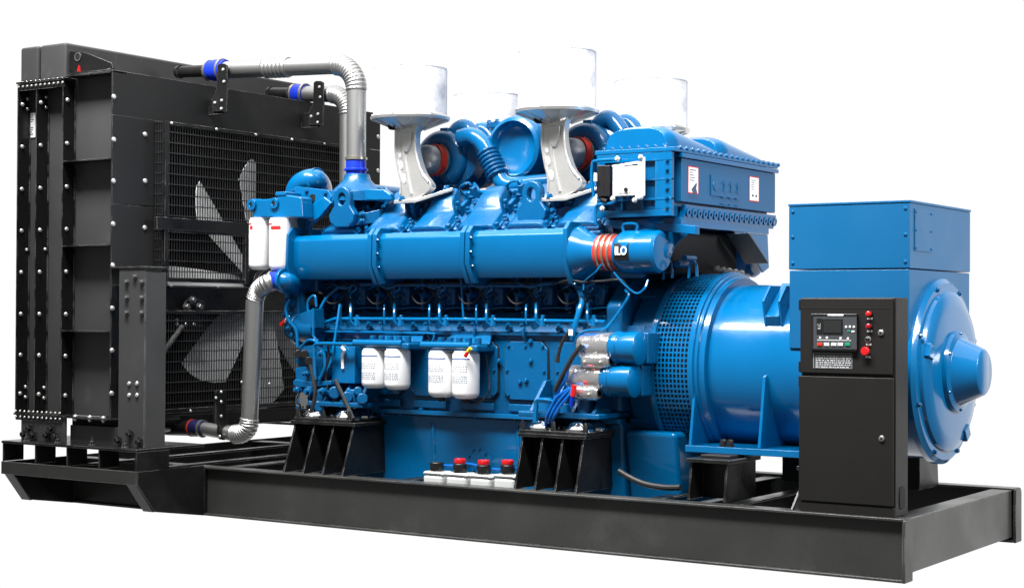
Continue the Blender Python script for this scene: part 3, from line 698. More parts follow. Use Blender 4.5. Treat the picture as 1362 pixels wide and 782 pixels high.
# ---- intake manifolds along both sides
for s_ in (0, 1):
    g = (lambda y: y) if not s_ else mir
    prof = [(.235, 1.722), (.205, 1.69), (.20, 1.545), (.25, 1.452), (.40, 1.452), (.44, 1.5), (.44, 1.69), (.41, 1.722)]
    mx = [-3.985, -3.325, -2.655, -1.985]
    m0 = None
    for i in range(3):
        q = MB().poly([(mx[i]+.012, g(a), b) for a, b in prof], (mx[i+1]-mx[i]-.024, 0, 0))
        sec = q.build('intake_manifold', BLUE, eng, .008, 3)
        if i == 0: m0 = sec
    def flange(x, e=.028, t=.024):
        cy, cz = .32, 1.587
        return MB().poly([(x-t/2, g(cy+(a-cy)*(1+e/.12)), cz+(b-cz)*(1+e/.135)) for a, b in prof], (t, 0, 0))
    for i, x in enumerate(mx):
        if i in (1, 2):
            flange(x-.019, .030, .032).build('manifold_flange', BLUE, eng, .005); flange(x+.019, .030, .032).build('manifold_flange', BLUE, eng, .004)
        else: 
            f_ = flange(x+(.012 if i == 0 else 0), .05 if i == 0 else .035, .036 if i == 0 else .026).build('manifold_flange', BLUE, eng, .004)
            if i == 3 and not s_: bolts(f_, [W(a, b, x=x+.013) for a, b in ((762, 312), (768, 322), (771, 336), (771, 352), (769, 366), (763, 378))], X, .008, .01)
    # adaptor cone, red sleeve, elbow
    if not s_:
        for x in mx[1:3]: bolts(eng, [(x+.036, .195, 1.52), (x+.036, .18, 1.60), (x+.036, .18, 1.68)], X, .008, .010)
        for i in range(6):
            x = -3.83+.338*i
            MB().tube([(x, .47, 1.75), (x, .44, 1.80), (x+.02, .5, 1.88), (x+.05, .62, 1.95), (x+.05, .70, 1.955)], .012, 8, 5).build('fuel_pipe', BLUE, eng)
            MB().tube([(x+.03, .46, 1.74), (x+.04, .45, 1.83), (x+.06, .55, 1.93), (x+.12, .68, 1.97)], .009, 8, 5).build('sensor_cable', RUB, eng)  # black loop added to darken the gap between the heads
            MB().cyl((x+.01, .47, 1.735), (x+.0, .44, 1.79), .022, .02, 6).build('pipe_union', BLUEC, eng, .002)
            MB().box(x-.02, x+.05, .52, .60, 1.80, 1.93).build('valve_block', BLUEC, eng, .01)
            bolts(eng, [(x+.0, .52, 1.90), (x+.03, .52, 1.83)], -Y, .014, .03)
    C0 = Vector((-1.972, g(.32), 1.587)); EY = g(.30); EZ = 1.585
    MB().lathe(C0, X, [(0, .15), (.01, .148), (.06, .115), (.115, .092), (.135, .090)], 48).build('adaptor_cone', BLUE, eng)
    slv = MB().lathe(C0+X*.125, X, [(0, .094), (.01, .098), (.03, .094), (.05, .099), (.07, .094), (.09, .099), (.11, .095), (.125, .093)], 48).build('rubber_sleeve', RED, eng)
    for t in (.028, .062, .096): MB().ring(C0+X*(.125+t-.006), X, .0985, .103, .012, 48).build('hose_clamp', CLAMP, slv)
    ex = C0+X*.245
    el = MB().tube([ex, ex+X*.06, ex+X*.11, ex+X*.15+Y*(g(1)-g(0))*.03, ex+X*.15+Y*(g(1)-g(0))*.09+Z*.03, ex+X*.14+Y*(g(1)-g(0))*.13+Z*.09, ex+X*.12+Y*(g(1)-g(0))*.14+Z*.16], .115, 40, 5, rf=lambda t: .096+.022*min(1, t*9)).build('elbow_pipe', BLUE, eng)
    MB().lathe(ex+X*.10, X, [(0, .114), (.145, .115), (.162, .102), (.165, 0)], 48).build('pipe_end_cap', BLUE, el, .002)
    if not s_:
        a, b = W(815, 344, y=.195), W(835, 328, y=.195)
        # plate wraps the pipe
        pc = ex+X*.07; q = MB(); cols = []
        for k in range(9):
            t = R_(-22+44*k/8); yy = pc.y-math.cos(t)*.1195; zz = 1.585+math.sin(t)*.1195
            cols.append([q.bm.verts.new((a.x, yy, zz)), q.bm.verts.new((b.x, yy, zz))])
        for A, B in zip(cols, cols[1:]): q._f([A[0], A[1], B[1], B[0]])
        pp = q.build('name_plate', BPLAS, el)
        t_ = text('ILO', WPLAS, pp, Vector(((a.x+b.x)/2, pc.y-.1215, 1.588)), .062, X, Z, 'lettering', .0012, sx=.78, bold=.0018)
        MB().tube([(pc.x-.035, pc.y-.02, 1.695), (pc.x-.035, pc.y-.02, 1.735), (pc.x+.045, pc.y-.02, 1.735), (pc.x+.045, pc.y-.02, 1.69)], .008, 8, 3).build('lifting_loop', BLUE, el)
        MB().poly([W(880, 307, y=.45), W(925, 303, y=.45), W(898, 325, y=.45), W(885, 350, y=.45)], (0, .01, 0)).build('gusset_plate', BLUE, el)

# ---- fuel lines below the manifold (front side)
MB().tube([W(407, 434, y=.33), W(425, 432, y=.33), W(446, 424, y=.33), W(620, 425, y=.33), W(805, 428, y=.33)], .0115, 10, 1).build('fuel_rail', BLUE, eng)
MB().tube([W(429, 455, y=.34), W(429, 443, y=.34), W(437, 441, y=.34), W(565, 443, y=.34), W(577, 446, y=.34), W(575, 455, y=.34)], .007, 8, 4).build('fuel_pipe', BLUE, eng)
MB().tube([W(419, 505, y=.17), W(418, 470, y=.17), W(419, 459, y=.17), W(425, 457, y=.17), W(447, 457, y=.18), W(480, 458, y=.2)], .011, 8, 3).build('fuel_pipe', BLUE, eng)
MB().tube([W(423, 454, y=.2), W(417, 447, y=.2), W(417, 434, y=.2), W(417, 410, y=.2)], .008, 8, 3).build('fuel_pipe', BLUE, eng)
for px in (453.5, 511.5, 571.5, 634, 700, 768):
    x0 = px
    MB().tube([W(x0, 405, y=.35), W(x0-.5, 415, y=.325), W(x0, 430, y=.325), W(x0+3, 432.5, y=.34)], .0065, 8, 4).build('leak_pipe', BLUE, eng)
    MB().tube([W(x0+13, 404, y=.35), W(x0+13, 418, y=.315), W(x0+14, 428, y=.315), W(x0+19, 433, y=.33)], .0085, 8, 4).build('leak_pipe', BLUE, eng)
    q = MB().cyl(W(x0+22, 424, y=.33), W(x0+22, 434, y=.33), .02, .02, 6).cyl(W(x0+22, 419, y=.33), W(x0+22, 424, y=.33), .012, .012, 10); q.build('pipe_union', BLUE, eng, .002)
    MB().tube([W(x0-20, 384, y=.42), W(x0-2, 376, y=.38), W(x0+14, 378, y=.36), W(x0+20, 384, y=.36), W(x0+8, 394, y=.38)], .006, 8, 5).build('sensor_cable', BLUE, eng)
    MB().tube([W(x0-8, 376, y=.4), W(x0+4, 388, y=.36), W(x0+10, 398, y=.36), W(x0+10, 408, y=.37)], .008, 8, 5).build('sensor_cable', BPLAS, eng)
    MB().tube([W(x0+14, 411, y=.4), W(x0+35, 409, y=.4), W(x0+60, 410, y=.4)], .004, 6).build('sensor_cable', BLUE, eng)
random.seed(11)
for i in range(6):
    x = -3.71+.338*i
    MB().cyl((x+.10, .50, 1.20), (x+.10, .455, 1.25), .03, .03, 14).build('pipe_plug', BLUEC, eng, .003)
    MB().cyl((x-.08, .46, 1.36), (x-.09, .40, 1.375), .022, .026, 10).build('exhaust_probe', BLUEC, eng, .002)
    MB().cyl((x-.088, .41, 1.375), (x-.095, .365, 1.385), .012, .010, 8).build('sensor_plug', BPLAS, eng)
    MB().tube([(x-.095, .37, 1.385), (x-.11, .33, 1.36), (x-.06, .33, 1.31), (x+.0, .36, 1.33), (x+.04, .38, 1.42), (x+.02, .40, 1.47)], .006, 6, 6).build('sensor_cable', RUB, eng)  # added black loop, there to darken the recess
    MB().tube([(x-.12, .40, 1.45), (x-.02, .33, 1.42), (x+.06, .33, 1.40), (x+.13, .38, 1.44)], .006, 6, 6).build('sensor_cable', BLUE, eng)
    MB().tube([(x+.03, .43, 1.33), (x+.035, .40, 1.38), (x+.06, .42, 1.45), (x+.08, .46, 1.52)], .009, 8, 5).build('high_pressure_pipe', BLUE, eng)
    MB().box(x+.07, x+.13, .43, .49, 1.30, 1.42).build('tappet_cover', BLUEC, eng, .008)
    bolts(eng, [(x+.085, .43, 1.32), (x+.115, .43, 1.40), (x-.13, .375, 1.19), (x-.04, .375, 1.19)], -Y, .010, .012)
MB().tube([(-3.85, .37, 1.43), (-3.3, .355, 1.425), (-2.7, .36, 1.43), (-2.05, .36, 1.425)], .009, 8, 6).build('wiring_conduit', RUB, eng)  # black run added to deepen the shade beneath the manifold
MB().tube([W(480, 378, y=.36), W(600, 379, y=.36), W(700, 380, y=.36), W(740, 376, y=.36)], .012, 8).build('wiring_conduit', BLUEC, eng)
MB().tube([W(613, 370, y=.33), W(616.5, 422, y=.33)], .007, 8).build('sensor_cable', BLUE, eng)
MB().tube([W(395, 419, y=.28), W(402, 425, y=.28), W(415, 424, y=.28), W(425, 412, y=.3), W(433, 398, y=.32), W(448, 384, y=.36), W(460, 380, y=.38)], .010, 8, 5).build('hose', BLUE, eng)
MB().tube([W(762, 452, y=.25), W(763, 440, y=.24), W(770, 415, y=.26), W(774, 400, y=.3), W(770, 385, y=.33), W(765, 378, y=.35)], .016, 10, 5).build('hose', BLUE, eng)
MB().tube([W(767, 462, y=.22), W(768, 448, y=.2), W(780, 440, y=.2), W(800, 438, y=.22), W(812, 430, y=.26), W(835, 396, y=.3), W(832, 386, y=.32)], .008, 8, 5).build('sensor_cable', BLUE, eng)
MB().tube([W(800, 352, y=.2), W(792, 362, y=.2), W(778, 374, y=.25), W(776, 386, y=.25)], .005, 8, 5).build('sensor_cable', BLUE, eng)
MB().tube([W(816, 362, y=.2), W(830, 378, y=.22), W(846, 390, y=.25), W(857, 384, y=.25), W(862, 372, y=.28)], .006, 8, 5).build('sensor_cable', BLUE, eng)
MB().tube([W(735, 378, y=.3), W(757, 373, y=.24), W(775, 375, y=.25), W(800, 374, y=.25), W(825, 372, y=.25), W(834, 380, y=.28)], .007, 8, 5).build('sensor_cable', BPLAS, eng)

# ---- filters on the side: heads + four white canisters
def canister(par, c, r, h, z0, bands, m=WHITE):
    o = MB().lathe((c[0], c[1], z0), Z, [(0, r*.62), (.006, r*.8), (.018, r*.95), (.035, r), (h-.03, r), (h-.012, r*.97), (h-.01, r*.9), (h, r*.9)], 36).build('filter_canister', m, par)
    return o
def smallprint(par, c, r, zs, m, arc=(-95, -30), name='small_print', ragged=False, hh=.0022):
    q = MB()
    for z in zs:
        t = arc[0]
        while t < arc[1]:
            d = random.uniform(4, 11) if ragged else arc[1]-arc[0]
            t2 = min(arc[1], t+d); n = max(2, int((t2-t)/6)+1); A = []
            for k in range(n+1):
                a = R_(t+(t2-t)*k/n); p = (c[0]+math.cos(a)*(r+.0008), c[1]+math.sin(a)*(r+.0008))
                A.append([q.bm.verts.new((*p, z-hh)), q.bm.verts.new((*p, z+hh))])
            for a_, b_ in zip(A, A[1:]): q._f([a_[0], a_[1], b_[1], b_[0]])
            t = t2+(random.uniform(2, 5) if ragged else 1)
    return q.build(name, m, par)
for (cxs, pt, pb, yy, r) in (((498.5, 529), 463, 516, .25, .077), ((588, 620), 466, 528, .25, .079)):
    hz = W(cxs[0], pt, y=yy).z
    a = W(cxs[0]-20, pt-6, y=yy); b = W(cxs[1]+28, pt-6, y=yy)
    hd = MB().box(a.x+.04, b.x-.03, yy-.06, .378, hz-.005, hz+.035).build('filter_head', BLUEC, eng, .012, 3)
    MB().tube([(a.x, yy-.05, hz+.03), (b.x-.08, yy-.05, hz+.03)], .022, 14).build('filter_pipe', BLUE, hd)
    for k in range(5):
        xx = a.x+.1+.065*k; MB().cyl((xx, yy, hz+.03), (xx, yy, hz+.075), .02, .02, 12).build('head_boss', BLUEC, hd, .002)
    MB().poly([(a.x+.08, .30, hz+.04), (b.x-.02, .30, hz+.04), (b.x-.05, .36, hz+.09), (a.x+.1, .36, hz+.09)], (0, .01, 0)).build('filter_bracket', BLUEC, hd)
    for j, px in enumerate(cxs):
        zb = W(px, pb+(2 if j else 0), y=yy).z; c = W(px, pt, y=yy); h = hz-zb+.0
        cn = canister(eng, (c.x, yy), r, h, zb, 0)
        smallprint(cn, (c.x, yy), r, [hz-.045], BINK, (-170, -40), 'blue_band', hh=.003)
        smallprint(cn, (c.x, yy), r, [hz-.09-.013*k for k in range(3)]+[hz-.145-.011*k for k in range(4)], GPRINT, (-130, -50), ragged=True, hh=.0025)
        if cxs[0] > 550: MB().cyl((c.x, yy, zb-.025), (c.x, yy, zb+.002), .02, .02, 12).build('drain_plug', RUB, cn, .003)
q = MB().cyl(W(618.5, 474, y=.16), W(622, 468, y=.16), .012, .010, 12).build('sensor_plug', CRED, eng)
MB().cyl(W(622, 468, y=.16), W(626, 463, y=.16), .010, .012, 12).build('sensor_cap', YEL, eng)
MB().tube([W(646, 470, y=.3), W(650, 500, y=.32), W(650, 520, y=.3), W(640, 534, y=.28), W(625, 537, y=.27)], .005, 8, 5).build('sensor_cable', BPLAS, eng)

# ---- blue control box with strap at left
a, b = W(441, 509, y=.24), W(472, 461, y=.24)
cb = MB().box(a.x, b.x, .24, .38, a.z, b.z).build('relay_box', BLUE, eng, .004)
MB().tube([W(455, 462, y=.235), W(458, 466, y=.22), W(455.5, 474, y=.232), W(456, 490, y=.233)], .009, 6, 3).build('strap', WPLAS, cb)
MB().tube([W(446, 505, y=.17), W(458, 530, y=.15), W(470, 557, y=.13)], .012, 8).build('black_hose', RUB, eng)

# ---- twin chrome spring mounts and engine feet
for s_ in (0, 1):
    g = (lambda y: y) if not s_ else mir
    for xa, ztop in ((-3.64, .607), (-2.02, .602)):
        ft = MB().box(xa-.26, xa+.26, *sorted((g(.16), g(.50))), ztop+.085, ztop+.115).build('engine_foot', BLUEC, eng, .008)
        for dx in (-.2, -.07, .07, .2):
            MB().poly([(xa+dx, g(.18), ztop+.1155), (xa+dx, g(.38), ztop+.1155), (xa+dx, g(.38), ztop+.28), (xa+dx, g(.33), ztop+.28)], (.022, 0, 0)).build('foot_rib', BLUEC, ft, .004)
        for dx, rr, hh in ((-.13, .05, .19), (.13, .05, .19), (0, .03, .16)): MB().cyl((xa+dx, g(.24), ztop+.11), (xa+dx, g(.24), ztop+hh), rr, rr*.75, 18).build('foot_boss', BLUEC, ft, .006)
        bp = MB().box(xa-.21, xa+.22, *sorted((g(.10), g(.42))), ztop+.001, ztop+.018).build('mount_plate', BLACK, eng, .003)
        for dx in (-.12, .12):
            for yy in (.20, .34):
                mo = MB().lathe((xa+dx, g(yy), ztop+.018), Z, [(0, .085), (.012, .085), (.02, .078), (.045, .055), (.055, .03), (.056, 0)], 36).build('spring_mount', CHROME, bp)
        if not s_:
            for dx in (-.2, 0, .2): MB().lathe((xa+dx, .12, ztop+.018), Z, [(0, .02), (.008, .02), (.008, .014), (.03, .013), (.05, .008)], 6).build('anchor_bolt', BPLAS, bp)
# link brackets on the front of the feet
MB().tube([W(712, 562, y=.14), W(713, 540, y=.14), W(716, 532, y=.14), W(745, 536, y=.14)], .014, 4, 2).build('guard_strap', BLUE, eng)

# ---- front (radiator) end of the engine: gear case, pumps
gc = MB().poly([(XE0-.06, .36, .72), (XE0-.06, 1.44, .72), (XE0-.06, 1.44, 1.5), (XE0-.06, 1.1, 1.85), (XE0-.06, .70, 1.85), (XE0-.06, .36, 1.5)], (.14, 0, 0)).build('gear_case', BLUEC, eng, .02, 3)
MB().lathe((XE0-.08, .9, .98), -X, [(0, .26), (.05, .26), (.06, .2), (.16, .2), (.17, .1)], 40).build('crank_pulley', BLUEC, eng, .004)
MB().cyl((XE0-.25, .9, .98), (XE0-.6, .9, 1.35), .03, .03, 12).build('belt_arm', BLACK, eng)
lf = []
def lump(name, pts, m=BLUEC, bev=.006): return MB().poly(pts, (0, .09, 0)).build(name, m, eng, bev)
def Wl(L, y): return [W(a, b, y=y) for a, b in L]
lump('pump_housing', Wl([(380, 384), (391, 380), (396, 392), (397, 420), (401, 445), (398, 456), (388, 455), (378, 445), (377, 425), (380, 410), (378, 398)], .26))
q = MB().cyl(W(398, 437, y=.3), W(425, 437, y=.3), .085, .085, 28).lathe(W(394, 437, y=.3), X, [(0, .06), (.01, .1), (.04, .1), (.05, .085)], 28); q.build('water_pump', BLUEC, eng, .004)
MB().lathe(W(408, 400, y=.38), X, [(0, .04), (.03, .06), (.1, .06), (.12, .04)], 24).build('charging_alternator', BPLAS, eng, .003)
q = MB().tube([W(411, 420, y=.25), W(409, 405, y=.25), W(413, 396, y=.25), W(419, 394, y=.25), W(421, 408, y=.25)], .008, 8, 4).build('breather_pipe', BLUE, eng)
lump('front_bracket', Wl([(396, 418), (418, 410), (420, 436), (402, 438)], .22))
MB().cyl(W(374, 432, y=.2), W(381, 424, y=.2), .013, .008, 10).build('red_cap', CRED, eng)
MB().cyl(W(378, 428, y=.2), W(384, 420, y=.2), .009, .008, 10).build('sensor_plug', WPLAS, eng)
lump('oil_pump_housing', Wl([(400, 461), (424, 458), (430, 470), (428, 500), (420, 512), (400, 508), (398, 490), (392, 480), (396, 466)], .25))
q = MB()
for a, b in ((397, 471), (405, 471), (411, 480)): q.cyl(W(a, b, y=.24), W(a, b, y=.18), .026, .026, 14)
q.build('pipe_plug', BPLAS, eng, .004)
lump('valve_block', Wl([(392, 489), (416, 486), (418, 508), (394, 511)], .2))
lump('lower_bracket', Wl([(389, 507), (392, 504), (412, 508), (440, 506), (440, 512), (410, 516), (390, 513)], .19))
lump('drive_cover', Wl([(392, 530), (420, 520), (440, 508), (490, 512), (500, 530), (500, 545), (470, 546), (432, 545), (392, 545)], .33), BLUEC, .01)
q = MB()
for a, b, r in ((404, 533, .05), (424, 540, .04), (445, 522, .045), (462, 528, .04), (482, 530, .04), (476, 520, .03)): q.cyl(W(a, b, y=.33), W(a, b, y=.16), r, r*.8, 18)
q.build('oil_line_union', BLUEC, eng, .006)
MB().lathe(W(404, 532, y=.17), -Y, [(0, .052), (.02, .05), (.03, .03), (.03, 0)], 24).build('chrome_cap', CHROME, eng)
MB().tube([W(413, 485, y=.17), W(417, 505, y=.16), W(419, 525, y=.15), W(414, 548, y=.14), W(411, 560, y=.16)], .012, 8, 5).build('black_hose', RUB, eng)
MB().tube([W(421, 505, y=.2), W(436, 490, y=.2), W(442, 470, y=.22), W(447, 440, y=.26), W(452, 405, y=.32)], .008, 8, 5).build('hose', BLUE, eng)
# front upper casting: triangular bracket, oil filters of the gear case, thermostat elbows
tri = MB().poly(Wl([(386, 252), (394, 248), (437, 253), (441, 262), (430, 285), (412, 300), (413, 318), (400, 320), (396, 300)], .30), (0, .03, 0)).build('triangular_bracket', BLUE, eng, .005)
bolts(tri, [W(a, b, y=.30) for a, b in ((389, 254), (408, 254), (433, 257), (404, 300), (409, 314))], -Y, .012, .012)
MB().cyl(W(416, 263, y=.30), W(416, 263, y=.29), .022, .022, 18).build('bracket_hole', DARK, tri)
MB().poly(Wl([(398, 262), (402, 262), (410, 296), (406, 298)], .285), (0, .015, 0)).build('bracket_rib', BLUE, tri, .003)
MB().poly(Wl([(408, 275), (431, 262), (441, 270), (424, 290), (413, 296), (407, 291)], .27), (0, .03, 0)).build('bracket_arm', BLUE, tri, .006)
q = MB(); 
MB().tube([W(392, 272, y=.42), W(396, 252, y=.42), W(404, 243, y=.42), W(418, 240, y=.44), W(426, 248, y=.55), W(427, 262, y=.66)], .072, 20, 5).build('coolant_elbow', BLUE, eng)
MB().ring(W(419.5, 242, y=.45), X, .07, .088, .02, 28).build('elbow_flange', BLUE, eng, .002)
MB().box(W(372, 270, y=.2).x, W(386, 270, y=.2).x, .155, .30, W(372, 262, y=.2).z, W(372, 256, y=.2).z).build('filter_head_cap', BLUE, eng, .008, 3)
fh = MB().poly(Wl([(331, 268), (334, 264), (352, 265), (366, 263), (372, 258), (400, 262), (402, 290), (336, 290), (336, 282), (331, 278)], .16), (0, .11, 0)).build('filter_head', BLUE, eng, .012, 3)
for a, b in ((335.5, 272.5), (365.5, 270.5)):
    MB().ring(W(a, b, y=.158), -Y, .014, .034, .014, 24).build('pipe_boss', BLUE, fh, .002)
    MB().cyl(W(a, b, y=.157), W(a, b, y=.145), .014).build('port_hole', DARK, fh)
for px, yy, pb in ((345.5, .20, 359), (372.5, .17, 360), (393, .36, 352)):
    c = W(px, 291, y=yy); zb = W(px, pb, y=yy).z; r = .066
    cn = canister(eng, (c.x, yy), r, c.z-zb+.004, zb, 0)
    smallprint(cn, (c.x, yy), r, [c.z-.035], RINK, (-125, -95) if px < 360 else (-160, -95), 'red_band', hh=.005)
    if px < 390: smallprint(cn, (c.x, yy), r, [c.z-.058], RINK, (-112, -88) if px < 360 else (-104, -45), 'red_label', hh=.012)
MB().tube([W(374, 373.5, y=.145), W(381, 374, y=.16), W(388, 378, y=.22), W(393, 388, y=.34)], .055, 18, 4).build('coolant_pipe_end', BLUE, eng)
MB().ring(W(376, 373.5, y=.148), X, .05, .075, .02, 28).build('pipe_flange', BLUE, eng, .003)
# ---- thermostat housing below the upright coolant pipe
T0 = W(475, 240, y=.45)
th = MB().lathe((T0.x, .45, 1.93), Z, [(0, .17), (.06, .16), (.10, .12), (.135, .085), (.17, .075)], 36).build('thermostat_housing', BLUEC, eng, .003)
MB().poly(Wl([(468, 262), (480, 251), (510, 252), (519, 258), (520, 267), (470, 267)], .36), (0, .05, 0)).build('thermostat_cover', BLUE, th, .01, 3)
MB().tube([(T0.x, .45, 1.98), (T0.x, 1.36, 1.98)], .07, 20).build('cross_pipe', BLUE, eng)
MB().lathe((T0.x, 1.36, 1.93), Z, [(0, .15), (.06, .15), (.10, .12), (.135, .085), (.17, .075)], 36).build('thermostat_housing', BLUEC, eng, .003)
# ---- lifting eyes
for px, py, ye in ((454, 274, .27), (706, 268, .33)):
    c = W(px, py, y=ye)
    q = MB(); out = []
    R1, R0, hgt = .062, .027, .055
    pts = [(-R1, -.0)]+[(R1*math.cos(R_(180-15*k)), hgt+R1*math.sin(R_(180-15*k))) for k in range(13)]+[(R1, 0), (.10, -.05), (.09, -.10), (.05, -.13), (-.05, -.13), (-.09, -.10), (-.10, -.05)]
    hole = [(R0*math.cos(R_(18*k)), .04+.036*math.sin(R_(18*k))) for k in range(20)]
    # build as outer loop bridged with hole: front/back via triangle fill
    bm = q.bm; fr_ = [bm.verts.new((c.x+a, c.y, c.z+b)) for a, b in pts]; ho = [bm.verts.new((c.x+a, c.y, c.z+b)) for a, b in hole]
    es = [bm.edges.new((L_[i], L_[(i+1) % len(L_)])) for L_ in (fr_, ho) for i in range(len(L_))]
    bmesh.ops.triangle_fill(bm, use_beauty=True, use_dissolve=False, edges=es)
    ext = bmesh.ops.extrude_face_region(bm, geom=bm.faces[:])
    bmesh.ops.translate(bm, verts=[v for v in ext['geom'] if isinstance(v, bmesh.types.BMVert)], vec=(0, .055, 0))
    ey = q.build('lifting_eye', BLUEC, eng, .010, 3, ang=40)
    MB().poly([(c.x+.05, c.y+.02, c.z-.06), (c.x+.2, c.y+.12, c.z-.02), (c.x+.2, c.y+.12, c.z-.1), (c.x+.05, c.y+.02, c.z-.12)], (0, .05, 0)).build('eye_bracket', BLUEC, ey, .005)
    bolts(ey, [(c.x+.12, c.y+.06, c.z-.05), (c.x+.12, c.y+.06, c.z-.09)], (-.3, -1, 0), .015, .02)
# ---- turbochargers
for s_ in (0, 1):
    g = (lambda y: y) if not s_ else mir
    sg = 1 if not s_ else -1
    for px, py in ((600, 215), (790, 207)):
        c = W(px, py, y=.80); c.y = g(.80)
        D_ = Vector((-.25, -sg, 0)).normalized()
        tb_ = MB().tube([c+D_*.06+Vector((math.cos(R_(t)), 0, math.sin(R_(t))))*.125 for t in range(-60, 280, 20)], .06, 18, 2, rf=lambda t: .05+.03*t).build('turbo_volute', BLUEC, eng)
        MB().lathe(c-D_*.06, D_, [(0, .15), (.05, .15), (.08, .11), (.13, .10), (.16, .10)], 40).build('turbo_housing', BLUEC, tb_, .002)
        MB().lathe(c-D_*.30, D_, [(0, .08), (.03, .15), (.12, .17), (.2, .12), (.25, .08)], 36).build('turbine_housing', BLUEC, tb_)
        MB().lathe(c+D_*.095, D_, [(0, .098), (.055, .098)], 36).build('red_ring', RED, tb_)
        MB().ring(c+D_*.10, D_, .098, .103, .010, 36).build('hose_clamp', CLAMP, tb_)
        MB().lathe(c+D_*.149, D_, [(0, .088), (.05, .088), (.085, .078), (.105, .056), (.11, 0)], 36).build('inlet_cap', GALU, tb_, .004)
        MB().obox(c+D_*.25+Vector((0, 0, .03)), X, Z, D_, .05, .04, .03).build('cap_plate', DARK, tb_, .004)
        MB().tube([c+Vector((0, 0, .14)), c+Vector((.06, 0, .20)), c+Vector((.12, 0, .20)), c+Vector((.19, 0, .12))], .05, 16, 4).build('turbo_outlet', BLUE, tb_)
        MB().box(c.x-.03, c.x+.03, *sorted((g(.72), g(.86))), c.z+.1, c.z+.2).build('oil_feed_block', BLUEC, tb_, .005)
# compressor outlet with bellows
MB().tube([W(612, 184, y=.68), W(627, 181, y=.68), W(641, 189, y=.68), W(649, 202, y=.68)], .052, 20, 5).build('charge_pipe', BLUE, eng)
pA, pB = W(647, 201, y=.68), W(663, 235, y=.68)
MB().tube([pA.lerp(pB, k/84) for k in range(85)], .05, 28, rf=lambda t: .058+.013*(.5-.5*math.cos(t*math.pi*2*7))).build('bellows', BLUEC, eng, ang=60)
MB().tube([pB, W(671, 244, y=.68), W(685, 247, y=.68), W(720, 243, y=.68), W(770, 240, y=.68)], .05, 20, 5).build('charge_pipe', BLUE, eng)
# exhaust collector horn
c = W(698, 200, y=.86)
hn = MB().lathe(c, Y, [(-.05, .0), (-.055, .09), (-.08, .135), (-.13, .155), (-.14, .165), (-.13, .185), (-.10, .20), (.22, .20), (.3, .16)], 56).build('exhaust_collector', BLUE, eng)
q = MB().poly(Wl([(657, 163), (735, 165), (742, 250), (672, 238), (664, 200)], .88), (0, .3, 0)).build('collector_body', BLUE, hn, .02, 3)
q = MB().cyl((W(668, 157, y=.86).x, .92, 2.375), (W(668, 157, y=.86).x, .92, 2.41), .13, .13, 28).build('collector_flange', BLUEC, hn, .004)
MB().cyl((W(700, 157, y=.9).x, 1.1, 2.28), (W(700, 157, y=.9).x, 1.1, 2.36), .19, .2, 36).build('collector_neck', BLUE, hn, .004)
bolts(hn, [(W(668, 157, y=.86).x+math.cos(R_(t))*.115, .92+math.sin(R_(t))*.115, 2.41) for t in range(0, 360, 45)], Z, .014, .014)

